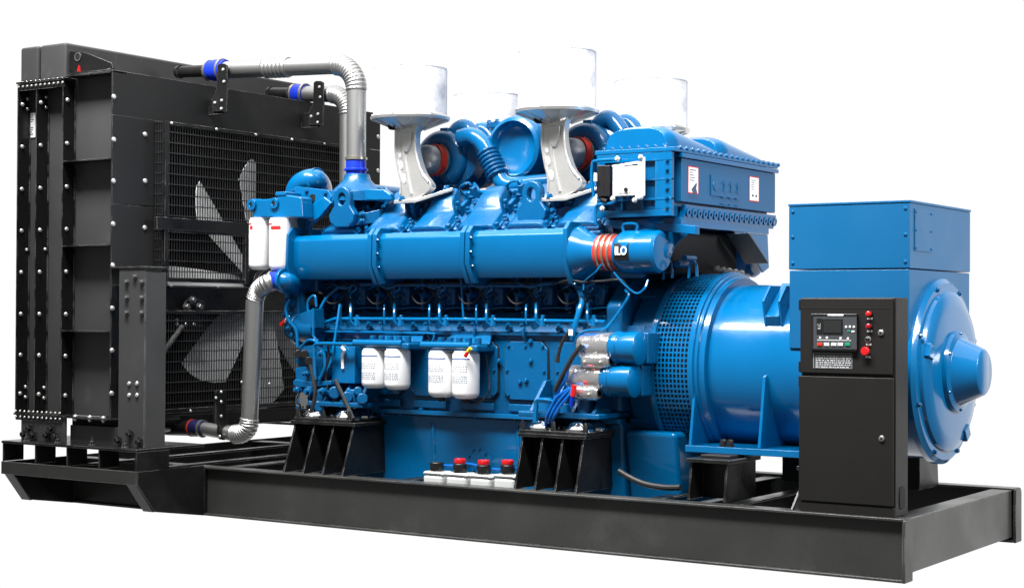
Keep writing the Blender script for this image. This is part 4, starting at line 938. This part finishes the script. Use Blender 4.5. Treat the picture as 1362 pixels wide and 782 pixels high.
# ---- air cleaners on cast stands
def air_cleaner(fx, fy, z_d, z_t, mirr):
    sg = -1 if mirr else 1
    c = Vector((fx, fy, 0))
    dish = MB().lathe((fx, fy, z_d-.085), Z, [(0, .07), (.02, .10), (.04, .16), (.058, .205), (.062, .235), (.078, .24), (.082, .225), (.09, .222), (.09, 0)], 56).build('air_cleaner', ALU, eng)
    for k in range(12):
        t = R_(30*k+10); d = Vector((math.cos(t), math.sin(t), 0)); p = Vector((fx, fy, z_d-.055))
        MB().poly([p+d*.08-Z*.03, p+d*.225+Z*.028, p+d*.225+Z*.034, p+d*.08+Z*.03], d.cross(Z)*.008).build('dish_rib', ALU, dish)
        if k % 2: MB().lathe(p+d*.222+Z*.06, Z, [(-.03, .012), (.005, .012), (.006, 0)], 10).build('clip', ALU, dish)
    MB().cyl((fx-.06, fy-sg*.085, z_d-.06), (fx-.06, fy-sg*.11, z_d-.06), .025, .025, 16).build('port_hole', DARK, dish)
    el = MB().lathe((fx, fy, z_d+.004), Z, [(0, .218), (z_t-z_d, .218), (z_t-z_d+.003, .212), (z_t-z_d+.003, 0)], 72).build('filter_element', FILT, dish)
    for t in (34, 124, 214, 304):
        d = Vector((math.cos(R_(t)), math.sin(R_(t)), 0)); p = Vector((fx, fy, z_d+.01))+d*.219
        MB().obox(p+Z*(z_t-z_d)/2, d.cross(Z), Z, d, .02, z_t-z_d, .003).build('seam_strip', PALE, el)
    MB().ring((fx, fy, z_t+.0), Z, .214, .2205, .004, 72).build('top_rim', PALE, el)
    # stand: curved cast web
    L = [(-.055, z_d-.055), (-.055, z_d-.14), (-.054, z_d-.21), (-.035, z_d-.31), (-.012, z_d-.40), (-.022, z_d-.505)]
    Rr = [(.10, z_d-.50), (.215, z_d-.435), (.155, z_d-.35), (.12, z_d-.27), (.10, z_d-.19), (.098, z_d-.12), (.115, z_d-.055)]
    y0 = fy-sg*.075
    def fill(P, n=5):
        Q = []; E = [P[0]]+P+[P[-1]]; E = [Vector((a, 0, b)) for a, b in E]
        for i in range(1, len(E)-2):
            for k in range(n):
                t = k/n; a, b, c_, d = E[i-1], E[i], E[i+1], E[i+2]; Q.append(.5*((2*b)+(c_-a)*t+(2*a-5*b+4*c_-d)*t*t+(3*b-a-3*c_+d)*t**3))
        Q.append(E[-2]); return Q
    Lf, Rf = fill(L), fill(Rr)
    out = [Vector((fx+p.x, y0, p.z)) for p in Lf+Rf]
    st = MB().poly(out, (0, sg*.05, 0)).build('cast_stand', ALU, dish, .004)
    MB().tube([p+Vector((.006, 0, 0)) for p in out[2:len(Lf)-2]], .009, 10).build('stand_edge', ALU, st)
    MB().tube([p+Vector((-.006, 0, 0)) for p in out[len(Lf)+7:-2]], .009, 10).build('stand_edge', ALU, st)
    MB().tube([Vector((fx+a, y0-sg*.001, z_d+b)) for a, b in ((.006, -.19), (.022, -.28), (.045, -.38), (.07, -.47))], .010, 10, 5).build('stand_rib', ALU, st)
    for dx, dz, w_, h_ in ((-.018, -.235, .010, .016), (-.010, -.295, .014, .025), (.012, -.375, .016, .03)):
        p = Vector((fx+dx, y0, z_d+dz)); pts = [(p.x+math.cos(R_(24*k))*w_+math.sin(R_(24*k))*-.005, y0-sg*.004, p.z+math.sin(R_(24*k))*h_) for k in range(15)]
        MB().poly(pts, (0, sg*.006, 0)).build('lightening_recess', PALE, st)
    pts = [(fx+.032+math.sin(R_(t))*.042, y0-sg*.014, z_d-.10-.12*math.cos(R_(t))) for t in range(-90, 91, 12)]
    MB().poly(pts, (0, sg*.0145, 0)).build('stand_boss', ALU, st, .010, 4)
    MB().poly([(fx-.04, y0-sg*.03, z_d-.525), (fx+.12, y0-sg*.03, z_d-.525), (fx+.31, y0+sg*.08, z_d-.455), (fx+.28, y0+sg*.14, z_d-.455), (fx+.1, y0+sg*.14, z_d-.515), (fx-.02, y0+sg*.1, z_d-.525)], (0, 0, .02)).build('stand_foot', ALU, st, .003)
    bolts(st, [(fx+.26, y0+sg*.09, z_d-.445), (fx+.01, y0-sg*.015, z_d-.505)], Z, .016, .02)
air_cleaner(-3.255, .45, 2.428, 2.71, False); air_cleaner(-2.215, .45, 2.405, 2.725, False)
air_cleaner(-3.31, 1.35, 2.375, 2.652, True); air_cleaner(-2.11, 1.35, 2.375, 2.655, True)

# ---- charge air cooler (box above the flywheel end)
IX0, IX1, IY0, IY1, IZ0, IZ1 = -1.855, -1.395, .30, 1.56, 1.775, 2.115
ic = MB().box(IX0+.03, IX1-.03, IY0+.02, IY1-.02, IZ0, IZ1).build('charge_air_cooler', BLUEC, eng, .006)
# near face frame with four windows
f_ = MB()
for z0, z1 in ((IZ0, IZ0+.035), (1.86, 1.872), (1.965, 1.975), (2.07, IZ1)): f_.box(IX0, IX1, IY0-.012, IY0+.02, z0, z1)
for x0, x1 in ((IX0, IX0+.05), (IX0+.15, IX0+.162), (IX0+.275, IX0+.287), (IX1-.10, IX1-.0)): f_.box(x0, x1, IY0-.010, IY0+.019, IZ0+.036, IZ1-.046)
f_.build('end_frame', BLUE, ic, .002)
MB().box(IX0+.05, IX1-.1, IY0+.012, IY0+.0195, IZ0+.04, IZ1-.05).build('window_back', BLUEC, ic)  # blue backing sheet behind the frame openings
bolts(ic, [(IX1-.025, IY0-.01, z) for z in (1.82, 1.87, 1.92, 1.97, 2.02, 2.07)], -Y, .009, .014)
# +X face plate
fp = MB().box(IX1-.03, IX1+.012, IY0+.08, IY1, 1.855, 2.088).build('cooler_end_plate', BLUES, ic, .004)
MB().box(IX1-.03, IX1+.03, IY0+.06, IY1+.01, 2.089, 2.112).build('end_flange', BLUE, fp, .003)
bolts(ic, [(IX1+.0, IY0+.06+.068*i, 2.135) for i in range(19)], (1, 0, .3), .013, .022)
MB().poly([(IX1+.02, IY0+.12, 1.84), (IX1-.0, IY0+.12, 1.76), (IX1+.0, IY1, 1.76), (IX1+.02, IY1, 1.84)], (-.03, 0, 0)).build('lower_flange', BLUE, ic, .003)
q = MB()
for i in range(19):
    y = IY0+.16+.064*i; q.lathe((IX1+.0045, y, 1.80), (1, 0, -.2), [(0, .0), (.0005, .021), (.006, .021), (.006, .012)], 12)
for i in range(18):
    y = IY0+.16+.064*i; MB().ring((IX1+.012, y, 1.80), (1, 0, -.2), .011, .024, .006, 12).build('cooler_lug', BLUE, ic)
q.bm.free()
# top domes running across
def dome(ya, yb, h0, h1):
    q = MB(); n = 14; m_ = 10; rows = []
    for j in range(m_+1):
        t = j/m_; y = ya+(yb-ya)*t; h = h0+(h1-h0)*t
        if j == 0: sc = .78
        elif j == 1: sc = .95
        else: sc = 1
        if j == m_: sc = .9
        row = []
        for i in range(n+1):
            a = math.pi*i/n; cx = math.copysign(abs(math.cos(a))**.55, math.cos(a)); sz = abs(math.sin(a))**.7
            row.append(q.bm.verts.new(((IX0+IX1)/2-.01+cx*.205*(1 if sc > .8 else .9), y, 2.14+h*sz*sc)))
        rows.append(row)
    for A, B in zip(rows, rows[1:]):
        for i in range(n): q._f([A[i], A[i+1], B[i+1], B[i]])
    q._f(rows[0]); q._f(rows[-1][::-1])
    return q
tp = MB().box(IX0-.01, IX1+.02, IY0-.015, IY1+.02, 2.116, 2.14).build('cover_flange', BLUE, ic, .004)
dome(IY0+.03, .90, .145, .055).build('cooler_cover', BLUE, ic, .003, ang=50)
dome(.93, 1.50, .14, .05).build('cooler_cover', BLUE, ic, .003, ang=50)
bolts(ic, [(IX0+.04+.053*i, IY0-.0, 2.14) for i in range(8)], Z, .010, .014)
MB().tube([((IX0+IX1)/2-.16, IY0+.05, 2.14), ((IX0+IX1)/2-.2, .6, 2.2), (-2.1, .75, 2.17)], .055, 16, 4).build('charge_pipe', BLUE, eng)
# labels and plate on the end
def sticker(y0, y1, z0, z1):
    s1 = MB().box(IX1+.0125, IX1+.0135, y0, y1, z0, z1).build('warning_label', RINK, fp)
    s2 = MB().box(IX1+.0136, IX1+.0143, y0+.006, y1-.006, z0+.006, z1-.006).build('label_face', WPLAS, s1); return s1, s2
p = lambda a, b: W(a, b, x=IX1+.013)
s1, s2 = sticker(p(915, 240).y, p(929, 240).y, p(922, 258).z, p(922, 221.5).z)
q = MB(); y0 = p(917, 240).y
for i in range(5): q.box(IX1+.0144, IX1+.015, y0, y0+.03+.045*random.random(), p(0+922, 226).z-.014*i-.004, p(922, 226).z-.014*i)
q.build('small_print', INK, s1)
MB().poly([(IX1+.0144, y0+.02, 1.925), (IX1+.0144, y0+.05, 1.90), (IX1+.0144, y0+.09, 1.91), (IX1+.0144, y0+.075, 1.935), (IX1+.0144, y0+.085, 1.965), (IX1+.0144, y0+.06, 1.955)], (.0006, 0, 0)).build('pictogram', INK, s1)
MB().poly([(IX1+.0144, y0+.0, 1.885), (IX1+.0144, y0+.1, 1.885), (IX1+.0144, y0+.1, 1.89), (IX1+.0144, y0+.0, 1.89)], (.0006, 0, 0)).build('small_print', INK, s1)
s1, s2 = sticker(p(996.5, 250).y, p(1009.5, 250).y, p(1003, 268.5).z, p(1003, 235).z)
q = MB(); y0 = p(999, 250).y
for i in range(5): q.box(IX1+.0144, IX1+.015, y0, y0+.03+.04*random.random(), p(1003, 240).z-.013*i-.003, p(1003, 240).z-.013*i)
for d in (.01, .055): MB().box(IX1+.0144, IX1+.015, y0+d, y0+d+.02, p(1003, 262).z, p(1003, 259).z).build('pictogram', INK, s1)
q.build('small_print', INK, s1)
ya, yb = p(945, 245).y, p(983, 245).y; za, zb_ = p(960, 262).z, p(960, 235).z
ep = MB().box(IX1+.0125, IX1+.018, ya, yb, za, zb_).build('cast_plate', BLUES, fp, .001)
random.seed(3)
for k in range(3):
    y0 = ya+.125+.085*k; q = MB()
    q.box(IX1+.0182, IX1+.022, y0+.026, y0+.034, za+.03, zb_-.025)
    for r_ in range(4):
        z = zb_-.035-.038*r_; q.box(IX1+.0183, IX1+.0215, y0+random.uniform(0, .015), y0+random.uniform(.045, .065), z-.007, z)
    q.build('raised_lettering', BLUES, ep)
MB().lathe((IX1+.018, ya+.05, (za+zb_)/2), X, [(0, .03), (.004, .028), (.005, .0)], 16).build('raised_emblem', BLUES, ep)
# bearers under the cooler
MB().poly(Wl([(808, 292), (925, 300), (925, 312), (880, 308), (815, 304)], .36), (0, .05, 0)).build('cooler_bearer', BLUE, eng, .004)
for yy in (.42, 1.30):
    MB().poly([(IX1-.02, yy, 1.77), (IX1-.45, yy, 1.77), (IX1-.45, yy, 1.45), (IX1-.25, yy, 1.45)], (0, .03, 0)).build('cooler_bracket', BLUE, eng, .003)
MB().box(IX1-.42, IX1+.0, IY0+.1, 1.5, 1.725, 1.774).build('bearer_plate', BLUE, eng, .004)
MB().poly([(IX1-.02, 1.05, 1.724), (IX1-.02, 1.5, 1.724), (IX1-.02, 1.52, 1.53), (IX1-.02, 1.44, 1.5), (IX1-.02, 1.3, 1.6)], (.012, 0, 0)).build('side_gusset', BLUE, eng, .002)
MB().obox((IX1+.02, 1.17, 1.63), Y, Vector((0, .85, -.55)), X, .02, .30, .14).build('cable_tray', BLACKS, eng, .003)
MB().box(-1.9, -1.5, .50, 1.30, 1.47, 1.72).build('cooler_shade_box', DARK, eng, .02)  # dark box stands in for the shade under the cooler
for a_, b_, r_ in ((914, 352, .02), (924, 344, .016)):
    MB().cyl(W(a_, b_, y=.62), W(a_, b_, y=.62)-Y*.12, r_, r_, 14).build('pipe_union', BLUEC, eng, .003)
for k in range(5): MB().hexb(W(955+k*8, 357+k*1.5, y=1.0), -Y, .012, .03).build('stud', STEEL, eng)
MB().tube([W(882, 372, y=.5), W(884, 352, y=.5), W(888, 346, y=.5), W(893, 352, y=.5), W(894, 370, y=.5)], .008, 8, 4).build('breather_pipe', BLUE, eng)
MB().tube([W(916, 370, y=.5), W(918, 352, y=.5), W(922, 348, y=.5), W(926, 352, y=.5), W(927, 368, y=.5)], .008, 8, 4).build('breather_pipe', BLUE, eng)

# ---- ECU on its frame
ey_ = .245
def ecuP(px, py): return W(px, py, y=ey_)
a, b = ecuP(818, 262), ecuP(853, 221)
eb_ = MB().box(a.x, b.x, ey_-.03, ey_, a.z, b.z).build('control_module', WPLAS, eng, .008, 3)
a2, b2 = ecuP(849, 266), ecuP(858.5, 209)
MB().poly([(a2.x, ey_-.035, a2.z), (b2.x, ey_-.035, a2.z+.02), (b2.x, ey_-.035, b2.z), (a2.x+.01, ey_-.035, b2.z-.05)], (0, .036, 0)).build('module_flange', WPLAS, eb_, .003)
MB().poly([(a.x+.0, ey_-.031, b.z-.002), (b.x, ey_-.031, b.z+.012), (b.x, ey_-.005, b.z+.012), (a.x, ey_-.005, b.z-.002)], (0, 0, .012)).build('module_fin', WPLAS, eb_)
c_ = ecuP(837, 253); MB().cyl(c_-Y*.031, c_-Y*.04, .012).build('module_plug', BPLAS, eb_)
MB().box(c_.x-.05, c_.x+.03, ey_-.034, ey_-.0305, c_.z-.018, c_.z+.022).build('module_cover', WPLAS, eb_, .002)
for px, w_ in ((811, .022), (803, .03)):
    k = ecuP(px, 240); MB().box(k.x-w_, k.x+w_*.6, ey_-.025, ey_+.03, k.z-.09, k.z+.08).build('connector', BPLAS, eb_, .006)
MB().box(ecuP(797, 236).x-.007, ecuP(797, 236).x+.007, ey_-.045, ey_-.03, ecuP(797, 242).z, ecuP(797, 231).z).build('wire_label', WPLAS, eb_)
MB().tube([ecuP(800, 225), ecuP(797, 240), ecuP(800, 262), ecuP(808, 268)], .018, 10, 5).build('wiring_loom', RUB, eb_)
MB().tube([ecuP(790, 262), ecuP(787, 240), ecuP(788, 219), ecuP(794, 214), ecuP(826, 212)], .009, 10, 3).build('module_frame', BLUE, eng)
MB().tube([ecuP(826, 260), ecuP(815, 270), ecuP(800, 272), ecuP(793, 275), ecuP(792, 298)], .009, 10, 3).build('module_frame', BLUE, eng)
for a_, b_ in ((826, 212), (857, 210), (820, 265), (849, 267), (857, 263), (806, 278)):
    MB().lathe(ecuP(a_, b_)-Y*.034, -Y, [(0, .014), (.01, .014), (.012, .009), (.02, .009), (.02, 0)], 8).build('module_bolt', ZINC, eb_)

# ---- flywheel housing and starters
fw = MB().lathe(ac(-1.80), X, [(0, .36), (.0, .455), (.07, .475), (.075, .50), (.1, .505), (.215, .515), (.22, .40)], 96).build('flywheel_housing', BLUEC, eng, .004)
for t in range(0, 360, 30):
    c = ac(-1.72)+Vector((0, math.cos(R_(t+8)), math.sin(R_(t+8))))*.507; rd = (c-ac(-1.72)).normalized()
    MB().obox(c+X*.03, X, rd.cross(X), rd, .12, .07, .02).build('housing_pad', BLUEC, fw, .004)
MB().poly([(-1.84, .36, .72), (-1.84, 1.44, .72), (-1.84, 1.44, 1.30), (-1.84, 1.1, 1.62), (-1.84, .70, 1.62), (-1.84, .36, 1.30)], (.1, 0, 0)).build('rear_gear_case', BLUEC, eng, .02, 3)
for (p1, p2, zz) in (((772, 461), (852, 464), 1), ((757, 504), (845, 506), 0)):
    yy = .235
    a, b = W(*p1, y=yy), W(*p2, y=yy)
    zc = (a.z+b.z)/2; L0 = b.x-a.x
    st = MB().lathe((a.x+L0*.56, yy, zc), X, [(0, .078), (.02, .082), (.025, .09), (.05, .09), (.055, .083), (L0*.30, .09), (L0*.44, .09), (L0*.44+.015, .06)], 36).build('starter_motor', BLUE, eng, .003)
    MB().lathe((a.x, yy, zc+.005), X, [(0, .035), (.01, .065), (.03, .073), (L0*.56, .078)], 30).build('motor_body', CLEAR, st)
    MB().lathe((a.x+.01, yy+.001, zc+.005), X, [(0, .02), (.01, .055), (.03, .064), (L0*.56-.02, .070)], 30).build('motor_core', STEEL, st)
    MB().lathe((a.x+.06, yy-.045, zc-.07), X, [(0, .02), (.01, .034), (.15, .036), (.16, .02)], 20).build('solenoid', STEEL, st, .002)
    MB().lathe((a.x+.05, yy-.045, zc-.07), X, [(0, .03), (.01, .042), (.15, .044), (.17, .03)], 20).build('solenoid_wrap', CLEAR, st)
    for dx in (.02, .12): MB().cyl((a.x+dx+.06, yy-.08, zc-.075), (a.x+dx+.06, yy-.11, zc-.08), .010, .008, 8).build('terminal', CLAMP, st)
    MB().box(b.x-.06, b.x+.02, .28, .45, zc-.085, zc+.085).build('starter_pad', BLUEC, st, .01)
# battery cables at the starters
MB().tube([W(778, 460, y=.16), W(765, 470, y=.15), W(755, 490, y=.14), W(752, 505, y=.14), W(742, 520, y=.14), W(735, 545, y=.14), W(727, 560, y=.16)], .012, 10, 6).build('battery_cable', CBLUE, eng)
MB().tube([W(775, 458, y=.15), W(762, 474, y=.14), W(748, 500, y=.13), W(738, 520, y=.13)], .013, 10, 6).build('battery_cable', RUB, eng)
MB().tube([W(757, 440, y=.14), W(748, 455, y=.14), W(743, 470, y=.14), W(741, 482, y=.14)], .010, 10, 6, rf=lambda t: .009+.011*max(0, t-.6)).build('battery_cable', RUB, eng)
MB().cyl(W(759, 446, y=.14), W(759, 438, y=.14), .012, .012, 10).build('cable_lug', WPLAS, eng)
for dx in (0, 7, 14):
    MB().tube([W(762-dx*.3, 516, y=.14), W(756-dx, 527, y=.13), W(745-dx*.8, 540, y=.13), W(738-dx*.7, 552, y=.13), W(733-dx*.5, 562, y=.15)], .009, 8, 6).build('battery_cable', CBLUE, eng)
MB().cyl(W(764, 512, y=.12), W(762, 527, y=.12), .017, .013, 12).build('red_boot', CRED, eng)
MB().cyl(W(762, 526, y=.12), W(760, 540, y=.13), .012, .012, 10).build('blue_boot', SILB, eng)
MB().tube([W(752, 500, y=.14), W(744, 512, y=.14), W(740, 530, y=.14)], .008, 8, 4).build('battery_cable', CBLUE, eng)
for dx in (0, 8): MB().tube([W(765+dx, 455, y=.22), W(770+dx, 448, y=.2), W(785+dx, 445, y=.2), W(795+dx, 452, y=.22)], .007, 8, 5).build('sensor_cable', CBLUE, eng)

# ================================================================ COOLANT PIPES
def corr(pts, r, n, par, sm=8, amp=.0045):
    P = [Vector(p) for p in pts]; E = [P[0]*2-P[1]]+P+[P[-1]*2-P[-2]]; Q = []
    for i in range(1, len(E)-2):
        for k in range(12):
            t = k/12; a, b, c, d = E[i-1], E[i], E[i+1], E[i+2]
            Q.append(.5*((2*b)+(c-a)*t+(2*a-5*b+4*c-d)*t*t+(3*b-a-3*c+d)*t**3))
    Q.append(P[-1]); S_ = [0]
    for a, b in zip(Q, Q[1:]): S_.append(S_[-1]+(b-a).length)
    N = n*8; out = []; j = 0
    for k in range(N+1):
        d = S_[-1]*k/N
        while j < len(Q)-2 and S_[j+1] < d: j += 1
        out.append(Q[j].lerp(Q[j+1], min(1, (d-S_[j])/(S_[j+1]-S_[j]))))
    return MB().tube(out, r, 32, 0, rf=lambda t: r+amp*(.5-.5*math.cos(t*math.pi*2*n))).build('corrugated_section', STEEL, par, ang=60)
def clamp(c, ax, r, par): return MB().ring(c, ax, r, r+.006, .016, 36).build('hose_clamp', CLAMP, par)
# upper near pipe
py_ = .45; ZP = 2.775; XV = W(474, 150, y=py_).x
cpA = thing('coolant_pipe', 'longer steel coolant pipe arching over the engine with blue hoses, nearest of the two', 'coolant pipe', (XV, py_, 2.1), 'steel coolant pipes between radiator and engine')
r = .062
s0 = W(232, 101, y=py_)
zs = 2.83; dxs = s0.x
path0 = Vector((s0.x+.03, py_, 2.845)); pathe = Vector((XV-.17, py_, 2.785))
def onp(t): return path0.lerp(pathe, t)
L_ = (pathe-path0).length; dv = (pathe-path0).normalized()
MB().lathe(path0, dv, [(0, .04), (.03, .045), (.03, .038), (.26, .040), (.27, .058), (.30, .058)], 24).build('radiator_stub', BLACK, cpA)
MB().lathe(path0+dv*.29, dv, [(0, .062), (.05, .070), (.10, .070), (.15, .066)], 30).build('blue_hose', SILB, cpA)
clamp(path0+dv*.285, dv, .063, cpA); clamp(path0+dv*.40, dv, .069, cpA)
MB().cyl(path0+dv*.42, pathe, .056, .056, 32).build('steel_tube', STEEL, cpA)
a = path0+dv*.78; b = a+dv*.20
corr([a, a.lerp(b, .5), b], .062, 6, cpA, 20)
ctr = [pathe]
for k in range(1, 9):
    t = R_(11.25*k); ctr.append(Vector((pathe.x+.17*math.sin(t), py_, pathe.z-.17*(1-math.cos(t)))))
corr(ctr, .062, 13, cpA, 8)
bt = ctr[-1]; zb_ = W(475, 213, y=py_).z
MB().cyl(bt, (bt.x, py_, zb_-.02), .060, .060, 32).build('steel_tube', STEEL, cpA)
clamp(Vector((bt.x, py_, zb_)), Z, .062, cpA)
MB().lathe((bt.x, py_, zb_+.0), -Z, [(0, .060), (.012, .062), (.05, .062), (.055, .074), (.065, .074), (.07, .062), (.12, .062)], 32).build('blue_hose', SILB, cpA)
clamp(Vector((bt.x, py_, zb_-.125)), Z, .062, cpA)
# far pipe
py2 = 1.36; XV2 = W(463, 150, y=py2).x
cpB = thing('coolant_pipe', 'shorter steel coolant pipe partly hidden behind the longer one', 'coolant pipe', (XV2, py2, 2.1), 'steel coolant pipes between radiator and engine')
s1_ = W(358, 124, y=py2); p0 = Vector((s1_.x, py2, s1_.z)); p1 = Vector((XV2-.15, py2, p0.z-.05)); dv = (p1-p0).normalized(); LL = (p1-p0).length
MB().lathe(p0, dv, [(0, .04), (.02, .045), (.02, .038), (.20, .040), (.21, .056), (.235, .056)], 24).build('radiator_stub', BLACK, cpB)
MB().lathe(p0+dv*.235, dv, [(0, .062), (.04, .068), (.08, .068), (.11, .064)], 30).build('blue_hose', SILB, cpB)
clamp(p0+dv*.235, dv, .062, cpB); clamp(p0+dv*.33, dv, .067, cpB)
MB().cyl(p0+dv*.34, p1, .055, .055, 32).build('steel_tube', STEEL, cpB)
ctr = [p1]+[Vector((p1.x+.15*math.sin(R_(11.25*k)), py2, p1.z-.15*(1-math.cos(R_(11.25*k))))) for k in range(1, 9)]
corr(ctr, .060, 12, cpB)
MB().cyl(ctr[-1], (XV2, py2, 2.08), .058, .058, 32).build('steel_tube', STEEL, cpB)
# pipe holders on the radiator
for (px0, pyt, pyb, yy) in ((292, 87, 149, py_), (420, 110, 167, py2)):
    yh = yy-.085
    p = lambda a, b: W(px0+a, b, y=yh)
    q = MB().poly([p(-3, pyt), p(0, pyt-2), p(6, pyt-2), p(10, pyt), p(10.5, (pyt+pyb)/2), p(9, pyb), p(-9, pyb-1), p(-9.5, pyb-17), p(-4, (pyt+pyb)/2)], (0, .012, 0)).build('pipe_holder', BLACK, rad, .003)
    bolts(q, [p(-6, pyb-12), p(3, pyb-15), p(2.5, pyb-4), p(6, (pyt+pyb)/2-9), p(5, pyt+6)], -Y, .010, .01, ZINC, dome=True)
    pc = p(0, pyb-8); MB().box(XF, pc.x+.03, yh+.0125, yh+.05, pc.z-.05, pc.z+.05).build('holder_block', BLACK, q)
# side pipe at the bottom
yq = .10
cpC = thing('coolant_pipe', 'S shaped steel coolant pipe hanging low in front of the caged fan', 'coolant pipe', (-4.4, .1, .6), 'steel coolant pipes between radiator and engine')
P = lambda a, b, y=yq: W(a, b, y=y)
top = [P(367, 374, .14), P(355, 377), P(344, 386), P(339, 399)]
corr(top, .052, 14, cpC, 10, .005)
MB().cyl(P(339, 399), P(332, 558), .055, .052, 32).build('steel_tube', STEEL, cpC)
bot = [P(332, 556), P(330, 568), P(322, 576), P(311, 577.5)]
corr(bot, .054, 12, cpC, 10, .006)
MB().cyl(P(312, 577), P(268, 569.5), .045, .042, 24).build('steel_tube', STEEL, cpC)
a, b = P(272, 570), P(257, 569); d_ = (b-a).normalized()
MB().lathe(a, d_, [(0, .048), (.03, .053), (.08, .053), (.11, .050)], 28).build('dark_hose', DSIL, cpC)
MB().ring(a+d_*.10, d_, .05, .055, .010, 30).build('hose_clamp', RED, cpC); clamp(a+d_*.01, d_, .05, cpC)
MB().cyl(b, P(222, 568), .05, .05, 24).build('radiator_stub', BLACK, cpC)
a, b = P(362, 374, .14), P(374, 373, .14); d_ = (b-a).normalized()
MB().lathe(a, d_, [(0, .056), (.02, .06), (.06, .06), (.09, .056)], 28).build('blue_hose', SILB, cpC)
clamp(a, d_, .058, cpC); clamp(a+d_*.08, d_, .058, cpC)
q = MB().poly([W(a_, b_, x=-4.42) for a_, b_ in ((284, 521), (287, 518), (298, 518), (299, 545), (300, 583), (296, 585), (291, 584), (288, 574), (289, 566), (284, 560))], (.02, 0, 0)).build('pipe_holder', BLACK, rad, .003)
bolts(q, [W(a_, b_, x=-4.40) for a_, b_ in ((287, 529), (294, 521), (294, 534), (294, 553), (292, 580), (297, 580))], X, .009, .009, ZINC, dome=True)

# ================================================================ BATTERIES inside the front rail
LAB = ['white battery with black cap only, leftmost of the row behind the front rail',
       'white battery with red and black cap, second from left of the row of four',
       'white battery with red and black cap, third from left of the row of four',
       'white battery with red and black cap, rightmost of the row beside the black pedestal']
posts = [(579, 634, 625), (610, 634, 620), (641.5, 636, 627), (673.5, 636, 630)]
bprev = None
for i, (px, pb, pt) in enumerate(posts):
    c = W(px+1, 634, y=.13); zt = .385+.0*i
    zt = W(px, 628 if i == 0 else (630 if i < 2 else 632), y=.13).z
    bt_ = thing('battery', LAB[i], 'battery', (c.x, .15, .0145), 'white batteries behind the front rail')
    MB().box(c.x-.078, c.x+.062, .105, .21, .015, zt-.012).build('battery_case', BATP, bt_, .02, 4)
    MB().poly([(c.x-.07, .104, zt+.006), (c.x-.082, .104, zt-.012), (c.x+.066, .104, zt-.012), (c.x+.054, .104, zt+.006)], (0, .108, 0)).build('battery_lid', BATP, bt_, .010, 4)
    MB().lathe((c.x-.01, .15, zt+.008), Z, [(0, .038), (.01, .04), (.045, .04), (.05, .035), (.05, 0)], 24).build('vent_cap', BPLAS, bt_, .002)
    if i: MB().lathe((c.x-.01, .15, zt+.059), Z, [(0, .032), (.005, .034), (.022, .033), (.027, .026), (.027, 0)], 24).build('terminal_cap', CRED, bt_)
q = MB().tube([W(590, 619, y=.2), W(607, 619, y=.2), W(625, 617, y=.2), W(650, 623, y=.18), W(672, 624, y=.18), W(700, 622, y=.18)], .008, 8, 5).build('battery_lead', CBLUE, None)
tag(q, 'bright blue battery lead running over the white batteries', 'cable')
q = MB().tube([W(823, 626, y=.3), W(840, 636, y=.3), W(860, 644, y=.3), W(885, 648, y=.3), W(905, 648, y=.3)], .016, 10, 5).build('power_cable', RUB, None)
tag(q, 'thick black cable sagging above the front rail beside the right pedestal', 'cable')
